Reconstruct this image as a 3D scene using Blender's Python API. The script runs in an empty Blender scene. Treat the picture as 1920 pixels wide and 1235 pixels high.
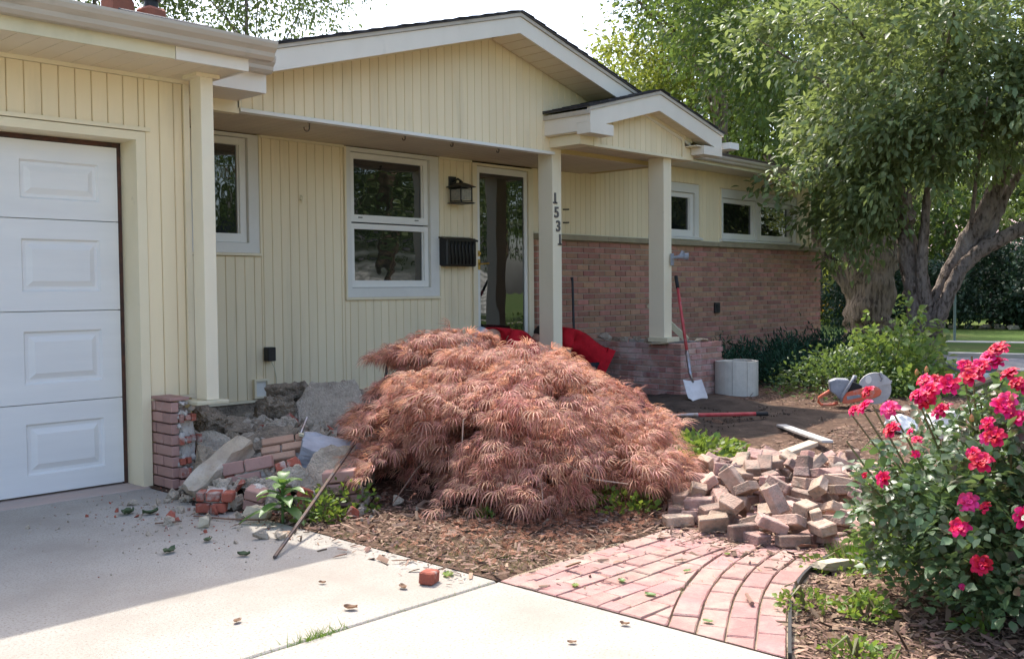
import bpy, bmesh, math, random
import numpy as np
from mathutils import Vector, Matrix, Euler, noise

R = math.radians
rnd = random.Random(7)
rng = np.random.default_rng(7)
SC = bpy.context.scene
COL = SC.collection

# ------------------------------------------------------------------ camera, sky, sun, exposure
cam = bpy.data.cameras.new('camera')
cam.sensor_width = 36.0
cam.lens = 36.0 * 1894.4 / 1920.0
cam.clip_end = 2000
camo = bpy.data.objects.new('camera', cam)
COL.objects.link(camo)
yaw, pit, roll = R(46.485), R(-2.2607), R(-0.5085)
fwd = Vector((math.sin(yaw) * math.cos(pit), math.cos(yaw) * math.cos(pit), math.sin(pit)))
rt = Vector((math.cos(yaw), -math.sin(yaw), 0))
upv = rt.cross(fwd)
r2 = rt * math.cos(roll) + upv * math.sin(roll)
u2 = upv * math.cos(roll) - rt * math.sin(roll)
m = Matrix.Identity(4)
for i in range(3):
    m[i][0], m[i][1], m[i][2] = r2[i], u2[i], -fwd[i]
m[2][3] = 1.208
camo.matrix_world = m
SC.camera = camo

SUN_AZ, SUN_EL = R(24), R(57)          # azimuth from +Y (into the house) towards +X
world = bpy.data.worlds.new('World')
SC.world = world
world.use_nodes = True
wn = world.node_tree.nodes
wl = world.node_tree.links
wn.clear()
sky = wn.new('ShaderNodeTexSky')
sky.sky_type = 'NISHITA'
sky.sun_disc = False
sky.sun_elevation = SUN_EL
sky.sun_rotation = SUN_AZ
sky.air_density = 0.9
sky.dust_density = 3.5
sky.ozone_density = 0.6
bg = wn.new('ShaderNodeBackground')
bg.inputs['Strength'].default_value = 0.15
wo = wn.new('ShaderNodeOutputWorld')
wl.new(sky.outputs[0], bg.inputs[0])
wl.new(bg.outputs[0], wo.inputs[0])
sl = bpy.data.lights.new('sun', 'SUN')
sl.energy = 2.0
sl.angle = R(0.53)
sl.color = (1.0, 0.95, 0.87)
so = bpy.data.objects.new('sun', sl)
COL.objects.link(so)
sv = Vector((math.sin(SUN_AZ) * math.cos(SUN_EL), math.cos(SUN_AZ) * math.cos(SUN_EL), math.sin(SUN_EL)))
so.rotation_euler = sv.to_track_quat('Z', 'Y').to_euler()
so.location = (0, 0, 30)
vs = SC.view_settings
vs.view_transform = 'Standard'
vs.look = 'None'
vs.gamma = 1
vs.use_curve_mapping = False
vs.exposure = 1.62
SC.cycles.max_bounces = 8
SC.cycles.diffuse_bounces = 4
SC.cycles.transparent_max_bounces = 8
SC.cycles.use_denoising = True

# ------------------------------------------------------------------ helpers
WL = {}          # world origin of every object we make (parents are only translated)


def tag(o, label=None, cat=None, group=None, kind=None):
    if label: o['label'] = label
    if cat: o['category'] = cat
    if group: o['group'] = group
    if kind: o['kind'] = kind
    return o


def empty(name, loc, label=None, cat=None, group=None, kind=None, parent=None):
    o = bpy.data.objects.new(name, None)
    o.empty_display_size = 0.1
    COL.objects.link(o)
    loc = Vector(loc)
    if parent is not None:
        o.parent = parent
        o.location = loc - WL[parent.name]
    else:
        o.location = loc
    WL[o.name] = loc
    return tag(o, label, cat, group, kind)


def link(name, me, mat=None, parent=None, loc=(0, 0, 0), rot=None):
    o = bpy.data.objects.new(name, me)
    COL.objects.link(o)
    if mat is not None and not me.materials:
        me.materials.append(mat)
    loc = Vector(loc)
    WL[o.name] = loc.copy()
    if parent is not None:
        o.parent = parent
        o.location = loc - WL[parent.name]
    else:
        o.location = loc
    if rot is not None:
        o.rotation_euler = rot
    return o


class MB:
    """collects polygons in world (or local) coordinates, builds one mesh object"""

    def __init__(self):
        self.v = []
        self.f = []

    def poly(self, pts):
        b = len(self.v)
        self.v += [tuple(p) for p in pts]
        self.f.append(tuple(range(b, b + len(pts))))
        return self

    def box(self, x0, x1, y0, y1, z0, z1):
        b = len(self.v)
        self.v += [(x0, y0, z0), (x1, y0, z0), (x1, y1, z0), (x0, y1, z0), (x0, y0, z1), (x1, y0, z1), (x1, y1, z1), (x0, y1, z1)]
        self.f += [tuple(b + i for i in q) for q in ((3, 2, 1, 0), (4, 5, 6, 7), (0, 1, 5, 4), (1, 2, 6, 5), (2, 3, 7, 6), (3, 0, 4, 7))]
        return self

    def cbox(self, c, s, rot=None, bev=0.0):
        """box by centre, size, rotation matrix, with optional chamfer on all edges"""
        hx, hy, hz = s[0] / 2, s[1] / 2, s[2] / 2
        M3 = rot if rot is not None else Matrix.Identity(3)
        c = Vector(c)
        if bev <= 0:
            b = len(self.v)
            for z in (-hz, hz):
                for x, y in ((-hx, -hy), (hx, -hy), (hx, hy), (-hx, hy)):
                    self.v.append(tuple(c + M3 @ Vector((x, y, z))))
            self.f += [tuple(b + i for i in q) for q in ((3, 2, 1, 0), (4, 5, 6, 7), (0, 1, 5, 4), (1, 2, 6, 5), (2, 3, 7, 6), (3, 0, 4, 7))]
            return self
        vs_, fs_ = chamfer(s, bev)
        b = len(self.v)
        self.v += [tuple(c + M3 @ Vector(p)) for p in vs_]
        self.f += [tuple(b + i for i in q) for q in fs_]
        return self

    def prism_y(self, pts, y0, y1):
        """polygon in xz (counter-clockwise seen from -Y) extruded y0 (front) to y1"""
        n = len(pts)
        b = len(self.v)
        self.v += [(p[0], y0, p[1]) for p in pts] + [(p[0], y1, p[1]) for p in pts]
        self.f.append(tuple(b + i for i in range(n)))
        self.f.append(tuple(b + n + i for i in reversed(range(n))))
        for i in range(n):
            j = (i + 1) % n
            self.f.append((b + j, b + i, b + n + i, b + n + j))
        return self

    def prism_x(self, pts, x0, x1):
        """polygon in yz extruded along x"""
        n = len(pts)
        b = len(self.v)
        self.v += [(x0, p[0], p[1]) for p in pts] + [(x1, p[0], p[1]) for p in pts]
        self.f.append(tuple(b + i for i in range(n)))
        self.f.append(tuple(b + n + i for i in reversed(range(n))))
        for i in range(n):
            j = (i + 1) % n
            self.f.append((b + j, b + i, b + n + i, b + n + j))
        return self

    def prism_z(self, pts, z0, z1):
        n = len(pts)
        b = len(self.v)
        self.v += [(p[0], p[1], z0) for p in pts] + [(p[0], p[1], z1) for p in pts]
        self.f.append(tuple(b + i for i in reversed(range(n))))
        self.f.append(tuple(b + n + i for i in range(n)))
        for i in range(n):
            j = (i + 1) % n
            self.f.append((b + i, b + j, b + n + j, b + n + i))
        return self

    def tube(self, pts, rad, n=8, cap=True):
        pts = [Vector(p) for p in pts]
        if not hasattr(rad, '__len__'):
            rad = [rad] * len(pts)
        b = len(self.v)
        up = Vector((0.31, 0.17, 0.93)).normalized()
        for i, p in enumerate(pts):
            t = (pts[min(i + 1, len(pts) - 1)] - pts[max(i - 1, 0)])
            t = t.normalized() if t.length > 1e-9 else Vector((0, 0, 1))
            a = t.cross(up)
            if a.length < 1e-3:
                a = t.cross(Vector((1, 0, 0)))
            a.normalize()
            c = t.cross(a)
            for k in range(n):
                w = 2 * math.pi * k / n
                self.v.append(tuple(p + (a * math.cos(w) + c * math.sin(w)) * rad[i]))
        for i in range(len(pts) - 1):
            for k in range(n):
                k2 = (k + 1) % n
                self.f.append((b + i * n + k, b + (i + 1) * n + k, b + (i + 1) * n + k2, b + i * n + k2))
        if cap:
            self.f.append(tuple(b + k for k in range(n)))
            e = b + (len(pts) - 1) * n
            self.f.append(tuple(e + k for k in reversed(range(n))))
        return self

    def lathe(self, c, prof, n=24):
        """profile of (radius, z) round a vertical axis at c"""
        b = len(self.v)
        for r_, z in prof:
            for k in range(n):
                w = 2 * math.pi * k / n
                self.v.append((c[0] + r_ * math.cos(w), c[1] + r_ * math.sin(w), c[2] + z))
        for i in range(len(prof) - 1):
            for k in range(n):
                k2 = (k + 1) % n
                self.f.append((b + i * n + k, b + i * n + k2, b + (i + 1) * n + k2, b + (i + 1) * n + k))
        return self

    def mesh(self, name='mesh', origin=(0, 0, 0)):
        me = bpy.data.meshes.new(name)
        o = origin
        me.from_pydata([(p[0] - o[0], p[1] - o[1], p[2] - o[2]) for p in self.v], [], self.f)
        me.update()
        return me

    def build(self, name, mat, parent=None, origin=None, smooth=False, fix=True):
        if origin is None:
            if parent is not None:
                origin = WL[parent.name]
            else:
                a = np.array(self.v)
                origin = ((a[:, 0].min() + a[:, 0].max()) / 2, (a[:, 1].min() + a[:, 1].max()) / 2, a[:, 2].min())
        me = self.mesh(name, origin)
        if fix:
            bm = bmesh.new(); bm.from_mesh(me)
            bmesh.ops.recalc_face_normals(bm, faces=bm.faces)
            bm.to_mesh(me); bm.free()
        if smooth:
            me.polygons.foreach_set('use_smooth', [True] * len(me.polygons))
        return link(name, me, mat, parent, origin)


def chamfer(s, b):
    """box with chamfered edges: 24 vertices, 26 faces, centred"""
    bm = bmesh.new()
    bmesh.ops.create_cube(bm, size=1.0)
    for v in bm.verts:
        v.co = Vector((v.co.x * s[0], v.co.y * s[1], v.co.z * s[2]))
    bmesh.ops.bevel(bm, geom=bm.edges[:], offset=b, segments=1, affect='EDGES', profile=0.5)
    bm.verts.index_update()
    vs_ = [tuple(v.co) for v in bm.verts]
    fs_ = [tuple(v.index for v in f.verts) for f in bm.faces]
    bm.free()
    return vs_, fs_


def np_mesh(name, V, F, smooth=False):
    """V (n,3) and F (m,k) arrays -> mesh, fast"""
    V = np.asarray(V, np.float32); F = np.asarray(F, np.int32)
    me = bpy.data.meshes.new(name)
    me.vertices.add(len(V)); me.vertices.foreach_set('co', V.ravel())
    k = F.shape[1]
    me.loops.add(F.size); me.loops.foreach_set('vertex_index', F.ravel())
    me.polygons.add(len(F))
    me.polygons.foreach_set('loop_start', np.arange(0, F.size, k, dtype=np.int32))
    me.polygons.foreach_set('loop_total', np.full(len(F), k, np.int32))
    if smooth:
        me.polygons.foreach_set('use_smooth', np.ones(len(F), bool))
    me.update(calc_edges=True)
    return me


def scatter(tv, tf, pos, X, Y, Z, scale):
    """copies of a template (tv, tf) at pos with axes X, Y, Z (n,3) and scale (n,) or (n,3) -> V, F"""
    tv = np.asarray(tv, float); tf = np.asarray(tf, int)
    n = len(pos)
    sc = np.asarray(scale, float)
    if sc.ndim == 1:
        sc = np.repeat(sc[:, None], 3, 1)
    a = tv[None, :, :] * sc[:, None, :]
    V = pos[:, None, :] + a[:, :, 0:1] * X[:, None, :] + a[:, :, 1:2] * Y[:, None, :] + a[:, :, 2:3] * Z[:, None, :]
    F = tf[None] + (np.arange(n) * len(tv))[:, None, None]
    return V.reshape(-1, 3), F.reshape(-1, tf.shape[1])


def unit(a):
    return a / np.maximum(np.linalg.norm(a, axis=-1, keepdims=True), 1e-9)


def frames(Yd, roll_):
    """orthonormal frames whose Y axis is Yd, turned about it by roll_ from 'Z up'"""
    Yd = unit(Yd)
    up = np.tile(np.array([0, 0, 1.0]), (len(Yd), 1))
    up[np.abs(Yd[:, 2]) > 0.97] = (1, 0, 0)
    X = unit(np.cross(Yd, up)); Z = np.cross(X, Yd)
    c, s = np.cos(roll_)[:, None], np.sin(roll_)[:, None]
    return X * c + Z * s, Yd, Z * c - X * s


# leaf templates: length 1 along Y, folded on the midrib and bent
LEAF2 = ([(0, 0, 0), (-.28, .45, .09), (0, 1, -.08), (.28, .45, .09)], [(0, 3, 2), (0, 2, 1)])
LEAF4 = ([(0, 0, 0), (-.2, .28, .06), (-.24, .58, .05), (0, 1, -.14), (.24, .58, .05), (.2, .28, .06), (0, .55, -.02)],
         [(0, 6, 1), (1, 6, 2), (2, 6, 3), (3, 6, 4), (4, 6, 5), (5, 6, 0)])


def leaf_cloud(pos, out, size, jit=0.7, droop=0.3, tpl=LEAF2, width=1.0, roll_=0.9, g=None):
    g = g or rng
    n = len(pos)
    d = unit(out) + g.normal(0, jit, (n, 3))
    d[:, 2] -= droop
    X, Y, Z = frames(d, g.normal(0, roll_, n))
    s = size * g.uniform(.65, 1.25, n)
    sc = np.stack([s * width, s, s], 1)
    return scatter(tpl[0], tpl[1], pos, X, Y, Z, sc)


# ------------------------------------------------------------------ materials
MATS = {}


def mk(name, col, rough=.6, col2=None, ns=6.0, ramp=(.35, .65), col3=None, ns3=1.2, ramp3=(.5, .7), rand=0.0, isl=0.0, hue=0.0,
       bump=0.0, bs=60.0, spec=.35, metal=0.0, trans=0.0, tcol=None, stretch=None, detail=6.0, coat=0.0, bd=.01):
    ma = bpy.data.materials.new(name)
    ma.use_nodes = True
    nt = ma.node_tree; N = nt.nodes; L = nt.links
    N.clear()
    out = N.new('ShaderNodeOutputMaterial')
    p = N.new('ShaderNodeBsdfPrincipled')
    geo = N.new('ShaderNodeNewGeometry')
    vec = geo.outputs['Position']
    if stretch:
        mp = N.new('ShaderNodeMapping'); mp.inputs['Scale'].default_value = stretch
        L.new(vec, mp.inputs[0]); vec = mp.outputs[0]

    def rgb(c):
        n = N.new('ShaderNodeRGB'); n.outputs[0].default_value = (*c, 1); return n.outputs[0]

    def nz(scale, rmp, det=detail):
        t = N.new('ShaderNodeTexNoise'); t.inputs['Scale'].default_value = scale; t.inputs['Detail'].default_value = det
        t.inputs['Roughness'].default_value = .62
        L.new(vec, t.inputs['Vector'])
        mr = N.new('ShaderNodeMapRange'); mr.inputs[1].default_value, mr.inputs[2].default_value = rmp
        L.new(t.outputs['Fac'], mr.inputs[0])
        return mr.outputs[0]

    c = rgb(col)
    if col2:
        mx = N.new('ShaderNodeMix'); mx.data_type = 'RGBA'
        L.new(nz(ns, ramp), mx.inputs[0]); L.new(c, mx.inputs[6]); L.new(rgb(col2), mx.inputs[7]); c = mx.outputs[2]
    if col3:
        mx = N.new('ShaderNodeMix'); mx.data_type = 'RGBA'
        L.new(nz(ns3, ramp3), mx.inputs[0]); L.new(c, mx.inputs[6]); L.new(rgb(col3), mx.inputs[7]); c = mx.outputs[2]
    if rand or isl or hue:
        h = N.new('ShaderNodeHueSaturation')
        if isl:
            src = geo.outputs['Random Per Island']
        else:
            oi = N.new('ShaderNodeObjectInfo'); src = oi.outputs['Random']
        amp = isl or rand or 0.0001
        mr = N.new('ShaderNodeMapRange'); mr.inputs[3].default_value = 1 - amp; mr.inputs[4].default_value = 1 + amp
        L.new(src, mr.inputs[0]); L.new(mr.outputs[0], h.inputs['Value'])
        if hue:
            ml = N.new('ShaderNodeMath'); ml.operation = 'MULTIPLY'; ml.inputs[1].default_value = 7.31
            fr = N.new('ShaderNodeMath'); fr.operation = 'FRACT'
            L.new(src, ml.inputs[0]); L.new(ml.outputs[0], fr.inputs[0])
            m2 = N.new('ShaderNodeMapRange'); m2.inputs[3].default_value = .5 - hue; m2.inputs[4].default_value = .5 + hue
            L.new(fr.outputs[0], m2.inputs[0]); L.new(m2.outputs[0], h.inputs['Hue'])
        L.new(c, h.inputs['Color']); c = h.outputs[0]
    L.new(c, p.inputs['Base Color'])
    p.inputs['Roughness'].default_value = rough
    p.inputs['Specular IOR Level'].default_value = spec
    p.inputs['Metallic'].default_value = metal
    p.inputs['Coat Weight'].default_value = coat
    if bump:
        t = N.new('ShaderNodeTexNoise'); t.inputs['Scale'].default_value = bs; t.inputs['Detail'].default_value = 5
        L.new(vec, t.inputs['Vector'])
        b = N.new('ShaderNodeBump'); b.inputs['Strength'].default_value = bump; b.inputs['Distance'].default_value = bd
        L.new(t.outputs['Fac'], b.inputs['Height']); L.new(b.outputs[0], p.inputs['Normal'])
    sh = p.outputs[0]
    if trans:
        tr = N.new('ShaderNodeBsdfTranslucent')
        if tcol:
            hs = N.new('ShaderNodeMix'); hs.data_type = 'RGBA'; hs.inputs[0].default_value = .65
            L.new(c, hs.inputs[6]); L.new(rgb(tcol), hs.inputs[7]); L.new(hs.outputs[2], tr.inputs[0])
        else:
            L.new(c, tr.inputs[0])
        ms = N.new('ShaderNodeMixShader'); ms.inputs[0].default_value = trans
        L.new(sh, ms.inputs[1]); L.new(tr.outputs[0], ms.inputs[2]); sh = ms.outputs[0]
    L.new(sh, out.inputs[0])
    MATS[name] = ma
    return ma


SIDING = mk('cream_siding', (.85, .715, .475), .55, (.815, .675, .44), 2.5, rand=.03, col3=(.60, .50, .33), ns3=3.0, ramp3=(.56, .82), bump=.04, bs=25, stretch=(1, 1, .12))
GROOVE = mk('siding_groove', (.52, .385, .17), .8)
CREAM = mk('cream_paint', (.82, .715, .50), .5, (.775, .67, .455), 3.0, col3=(.55, .47, .33), ns3=9, ramp3=(.66, .85), bump=.05, bs=50)
POSTM = mk('post_paint', (.82, .73, .54), .45, (.78, .685, .50), 2.0, col3=(.5, .42, .3), ns3=12, ramp3=(.68, .9), bump=.05, bs=40)
FASCIA = mk('fascia_metal', (.78, .71, .60), .4, (.73, .66, .55), 2.5, col3=(.5, .45, .36), ns3=4, ramp3=(.64, .9), stretch=(1, 1, .4))
FASCIAY = mk('yellowed_fascia', (.70, .62, .42), .42, (.66, .59, .40), 2.5, col3=(.46, .43, .28), ns3=2, ramp3=(.55, .9), stretch=(1, 1, .5))
GUTTER = mk('gutter_metal', (.52, .46, .38), .4, (.44, .38, .30), 4, col3=(.3, .26, .2), ns3=9, ramp3=(.58, .8), stretch=(.25, 1, 1))
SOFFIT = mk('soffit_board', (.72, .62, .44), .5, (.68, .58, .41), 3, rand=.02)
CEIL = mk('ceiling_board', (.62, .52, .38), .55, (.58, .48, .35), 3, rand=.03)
CASING = mk('window_casing', (.73, .70, .62), .5, (.68, .65, .57), 4, bump=.04, bs=40)
SASH = mk('window_sash', (.80, .77, .69), .4, (.76, .73, .65), 3)
GDOOR = mk('garage_door_white', (.79, .77, .735), .45, (.74, .72, .69), 2.5, bump=.06, bs=120, stretch=(.3, 1, 3))
SEAL = mk('door_seal_brown', (.05, .03, .025), .7, (.12, .05, .03), 12)
DARK = mk('black_metal', (.018, .017, .016), .45, (.03, .028, .026), 20)
MAILB = mk('mailbox_black', (.014, .012, .010), .35)
BRASS = mk('brass', (.62, .43, .14), .3, metal=1.0)
STEELD = mk('dark_steel', (.10, .10, .11), .45, (.2, .13, .09), 25, metal=.7)
STEELL = mk('worn_steel', (.42, .43, .47), .35, (.28, .2, .15), 14, metal=.8)
PANE = mk('window_glass', (.010, .012, .011), .015, spec=.9)  # opaque; the dark interior behind is put into the near-black base colour
PANE.node_tree.nodes['Principled BSDF'].inputs['IOR'].default_value = 1.75
# slightly wavy glass
_nt = PANE.node_tree
_t = _nt.nodes.new('ShaderNodeTexNoise'); _t.inputs['Scale'].default_value = 3.2; _t.inputs['Detail'].default_value = 1
_b = _nt.nodes.new('ShaderNodeBump'); _b.inputs['Strength'].default_value = .12; _b.inputs['Distance'].default_value = .02
_nt.links.new(_t.outputs['Fac'], _b.inputs['Height']); _nt.links.new(_b.outputs[0], _nt.nodes['Principled BSDF'].inputs['Normal'])
SCREEN = mk('lantern_glass', (.35, .32, .24), .2, (.25, .23, .18), 30, spec=.5)
BRICK = mk('wall_brick', (.45, .23, .16), .8, (.38, .185, .125), 14, rand=.21, hue=.018, col3=(.22, .145, .10), ns3=6, ramp3=(.58, .75), bump=.35, bs=90)
BRICKD = mk('planter_brick', (.33, .15, .12), .8, (.42, .24, .20), 7, rand=.25, hue=.012, col3=(.50, .40, .36), ns3=3.5, ramp3=(.48, .72), bump=.35, bs=80)
BRICKP = mk('painted_brick', (.44, .255, .21), .75, (.39, .225, .185), 8, rand=.14, col3=(.50, .37, .31), ns3=9, ramp3=(.6, .8), bump=.3, bs=70)
BRICKR = mk('broken_red_brick', (.38, .105, .065), .9, (.31, .09, .06), 30, rand=.2, col3=(.46, .37, .32), ns3=12, ramp3=(.52, .66), bump=.6, bs=70)
MORTAR = mk('mortar', (.46, .385, .30), .9, (.38, .31, .245), 20, bump=.4, bs=120)
MORTARL = mk('old_mortar_lump', (.55, .50, .44), .95, (.44, .40, .35), 18, col3=(.42, .2, .14), ns3=8, ramp3=(.62, .75), bump=.8, bs=55)
LEDGE = mk('stone_ledge', (.36, .30, .19), .8, (.29, .24, .16), 8, bump=.2, bs=50)
CONC = mk('driveway_concrete', (.43, .395, .345), .9, (.21, .185, .155), 95, (.52, .70), col3=(.325, .29, .245), ns3=1.3, ramp3=(.45, .72), bump=.6, bs=240, spec=.15)
CONCP = mk('dusty_pink_concrete', (.50, .385, .33), .95, (.44, .37, .33), 6, bump=.3, bs=180, spec=.2)
RUB = mk('broken_concrete', (.40, .32, .235), .95, (.27, .22, .165), 22, col3=(.16, .13, .098), ns3=5, ramp3=(.46, .64), bump=1.0, bs=60, bd=.03, spec=.1)
RUBL = mk('pale_broken_concrete', (.56, .475, .37), .95, (.43, .36, .28), 30, col3=(.31, .255, .195), ns3=6, ramp3=(.52, .7), bump=1.0, bs=75, bd=.025, spec=.1)
RUBB = mk('blue_grey_slab', (.40, .42, .46), .9, (.31, .32, .35), 9, col3=(.42, .36, .28), ns3=4, ramp3=(.55, .7), bump=.5, bs=50)
LIME = mk('limestone', (.54, .475, .35), .9, (.45, .39, .285), 14, col3=(.33, .28, .2), ns3=5, ramp3=(.58, .75), bump=.5, bs=50)
WHITEST = mk('white_stone', (.80, .79, .76), .85, (.72, .71, .67), 10, bump=.4, bs=40)
PAVER = mk('clay_paver', (.335, .175, .155), .85, (.37, .22, .195), 10, rand=.09, hue=.008, col3=(.40, .30, .24), ns3=5, ramp3=(.47, .72), bump=.45, bs=110)
PAVERL = mk('loose_paver', (.375, .235, .18), .9, (.43, .305, .24), 14, rand=.34, hue=.022, col3=(.19, .15, .12), ns3=9, ramp3=(.47, .66), bump=.7, bs=80)
SAND = mk('dirty_sand', (.33, .26, .19), .95, (.24, .19, .13), 18, bump=.5, bs=90)
MULCH = mk('bark_mulch', (.13, .084, .06), .95, (.08, .048, .034), 26, col3=(.24, .15, .10), ns3=9, ramp3=(.55, .72), bump=.9, bs=45, spec=.1)
CHIP = mk('bark_chip', (.225, .148, .108), .9, isl=.65, hue=.018, spec=.15)
SOIL = mk('dark_soil', (.085, .064, .05), .95, (.05, .038, .03), 8, col3=(.12, .09, .07), ns3=3, ramp3=(.55, .72), bump=.9, bs=35, spec=.1)
ASPH = mk('asphalt', (.20, .20, .22), .9, (.16, .16, .175), 30, bump=.2, bs=120)
CURB = mk('pale_pavement', (.50, .47, .43), .9, (.43, .41, .37), 6)
LAWN = mk('lawn', (.060, .105, .022), .95, (.085, .125, .03), 1.1, col3=(.13, .13, .045), ns3=.35, ramp3=(.52, .7), bump=.6, bs=60, spec=.1)
GRASSB = mk('grass_blade', (.11, .20, .03), .6, isl=.35, hue=.02, trans=.35, tcol=(.25, .38, .04))
SHINGLE = mk('grey_shingle', (.055, .052, .055), .9, (.085, .08, .08), 16, rand=.3, bump=.4, bs=90, spec=.2)
CLAY = mk('clay_flue', (.36, .12, .07), .8, (.28, .10, .06), 9, bump=.2, bs=50)
CHIMST = mk('chimney_cap', (.22, .20, .19), .9, (.15, .14, .135), 9, bump=.4, bs=40)
BARK = mk('grey_bark', (.25, .20, .17), .95, (.09, .07, .055), 22, (.48, .62), col3=(.36, .30, .26), ns3=4, ramp3=(.5, .68), bump=1.0, bs=26, bd=.05, stretch=(1, 1, .4), spec=.1)
BARKB = mk('brown_bark', (.22, .16, .115), .95, (.07, .05, .036), 14, (.46, .60), col3=(.30, .22, .16), ns3=2, ramp3=(.5, .7), bump=1.0, bs=16, bd=.08, stretch=(1, 1, .22), spec=.1)
TWIG = mk('twig_bark', (.22, .13, .09), .8, (.14, .085, .06), 20)
STEMR = mk('rose_stem', (.16, .10, .05), .6, (.12, .15, .05), 8)
LCRAB = mk('crabapple_leaf', (.17, .215, .095), .45, isl=.45, hue=.022, trans=.38, tcol=(.34, .42, .10), spec=.32)
LOAK = mk('oak_leaf', (.072, .11, .034), .5, isl=.45, hue=.022, trans=.38, tcol=(.21, .30, .05), spec=.3)
LBRIGHT = mk('sunny_leaf', (.13, .165, .035), .5, isl=.4, hue=.025, trans=.45, tcol=(.40, .44, .06), spec=.4)
LBIRCH = mk('birch_leaf', (.085, .12, .045), .55, isl=.4, hue=.02, trans=.36, tcol=(.20, .27, .07), spec=.3)
LHEDGE = mk('hedge_leaf', (.035, .068, .034), .5, isl=.4, hue=.02, trans=.2, spec=.35)
LJUN = mk('juniper_spray', (.028, .075, .04), .55, isl=.5, hue=.02, trans=.15, spec=.3)
LSHRUB = mk('shrub_leaf', (.19, .27, .075), .45, isl=.3, hue=.02, trans=.4, tcol=(.34, .46, .07), spec=.45)
LROSE = mk('rose_leaf', (.088, .15, .068), .40, isl=.4, hue=.02, col2=(.14, .065, .055), ns=4.5, ramp=(.54, .66), trans=.28, tcol=(.22, .33, .07), spec=.5)
PETAL = mk('rose_petal', (.68, .012, .12), .5, isl=.35, hue=.016, trans=.32, tcol=(.82, .015, .20), spec=.25)
PETALB = mk('rose_petal_deep', (.55, .008, .06), .5, isl=.3, hue=.012, trans=.3, tcol=(.65, .01, .10), spec=.25)
PETALC = mk('rose_petal_pink', (.78, .05, .24), .5, isl=.25, hue=.016, trans=.34, tcol=(.85, .06, .30), spec=.25)
BUD = mk('rose_bud', (.5, .05, .05), .5, (.25, .28, .06), 30)
LMAPLE = mk('laceleaf_maple', (.54, .30, .22), .6, isl=.48, hue=.026, col3=(.56, .19, .18), ns3=1.7, ramp3=(.54, .74), trans=.40, tcol=(.66, .32, .18), spec=.25)
LWEED = mk('weed_leaf', (.105, .20, .055), .45, isl=.2, hue=.012, trans=.3, tcol=(.25, .42, .06), spec=.45)
LIVY = mk('low_leaf', (.14, .22, .04), .5, isl=.35, hue=.02, trans=.35, tcol=(.35, .45, .06), spec=.35)
DEAD = mk('dead_leaf', (.22, .14, .08), .8, isl=.4, hue=.02, trans=.2)
DEADG = mk('wilted_leaf', (.06, .09, .04), .7, isl=.3, hue=.02)
YFLOW = mk('yellow_flower', (.75, .38, .02), .6, isl=.2)
SHIRT = mk('red_shirt', (.50, .012, .022), .85, (.40, .010, .018), 9, bump=.6, bs=9, bd=.05, spec=.15)
SKIN = mk('skin', (.46, .26, .18), .5, (.42, .23, .155), 20)
JEANS = mk('dark_trousers', (.02, .022, .03), .9, (.03, .032, .04), 14, bump=.2, bs=40)
HAIR = mk('dark_hair', (.025, .017, .012), .6)
CAPM = mk('grey_cap', (.50, .50, .50), .8, (.42, .42, .43), 14)
BOOT = mk('work_boot', (.10, .065, .04), .8)
REDP = mk('red_handle_paint', (.42, .03, .035), .4, (.50, .09, .085), 12, col3=(.42, .25, .24), ns3=16, ramp3=(.58, .75))
RUBBER = mk('black_rubber', (.015, .015, .015), .6)
SAWO = mk('saw_orange', (.72, .13, .055), .5, (.62, .17, .10), 12, col3=(.55, .36, .31), ns3=14, ramp3=(.56, .74))
SAWG = mk('saw_grey', (.33, .34, .37), .5, (.22, .23, .25), 14, col3=(.5, .48, .45), ns3=18, ramp3=(.58, .72))
SAWL = mk('saw_guard', (.52, .52, .52), .45, (.42, .42, .43), 12, metal=.3)
BLADE = mk('saw_blade', (.45, .46, .48), .4, (.36, .36, .38), 12, metal=.5)
WHITE = mk('white_paint', (.79, .76, .69), .5)
DIGIT = mk('house_digit', (.11, .095, .085), .5, (.16, .14, .12), 30)
WOODP = mk('cream_board', (.66, .60, .42), .6, (.58, .52, .36), 10)
ALU = mk('white_board', (.56, .54, .51), .6, (.42, .4, .37), 14)
WELLC = mk('cast_concrete', (.58, .55, .475), .9, (.50, .475, .41), 10, col3=(.42, .40, .33), ns3=4, ramp3=(.56, .75), bump=.3, bs=90)
LAP = mk('white_lap_siding', (.72, .72, .74), .6)
PINKR = mk('far_pink_roof', (.45, .32, .33), .9)
PLASTIC = mk('edging_plastic', (.03, .028, .027), .5)

# ------------------------------------------------------------------ ground
def sheet(name, mat, pts, z, kind='structure', label=None):
    mb = MB(); mb.poly([(p[0], p[1], z) for p in pts])
    o = mb.build(name, mat, origin=(pts[0][0], pts[0][1], z), fix=False)
    return tag(o, kind=kind)


def smooth(a, b, x):
    t = min(1, max(0, (x - a) / (b - a)))
    return t * t * (3 - 2 * t)


def walk_in(x, y):
    """1 inside the brick walk, falling to 0 about 6 cm outside it"""
    if x > 5.2: return 0.0
    lo = float(np.interp(x, [2.93, 3.2, 3.49, 3.72, 3.94, 4.25, 5.2], [1.56, 1.71, 1.86, 1.955, 2.02, 2.065, 2.09]))
    return smooth(-.05, .03, min(y - lo, 2.91 - y)) * smooth(5.2, 5.0, x) if x < 5.0 else smooth(-.05, .03, min(y - lo, 2.91 - y)) * (5.2 - x) / .2


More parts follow.
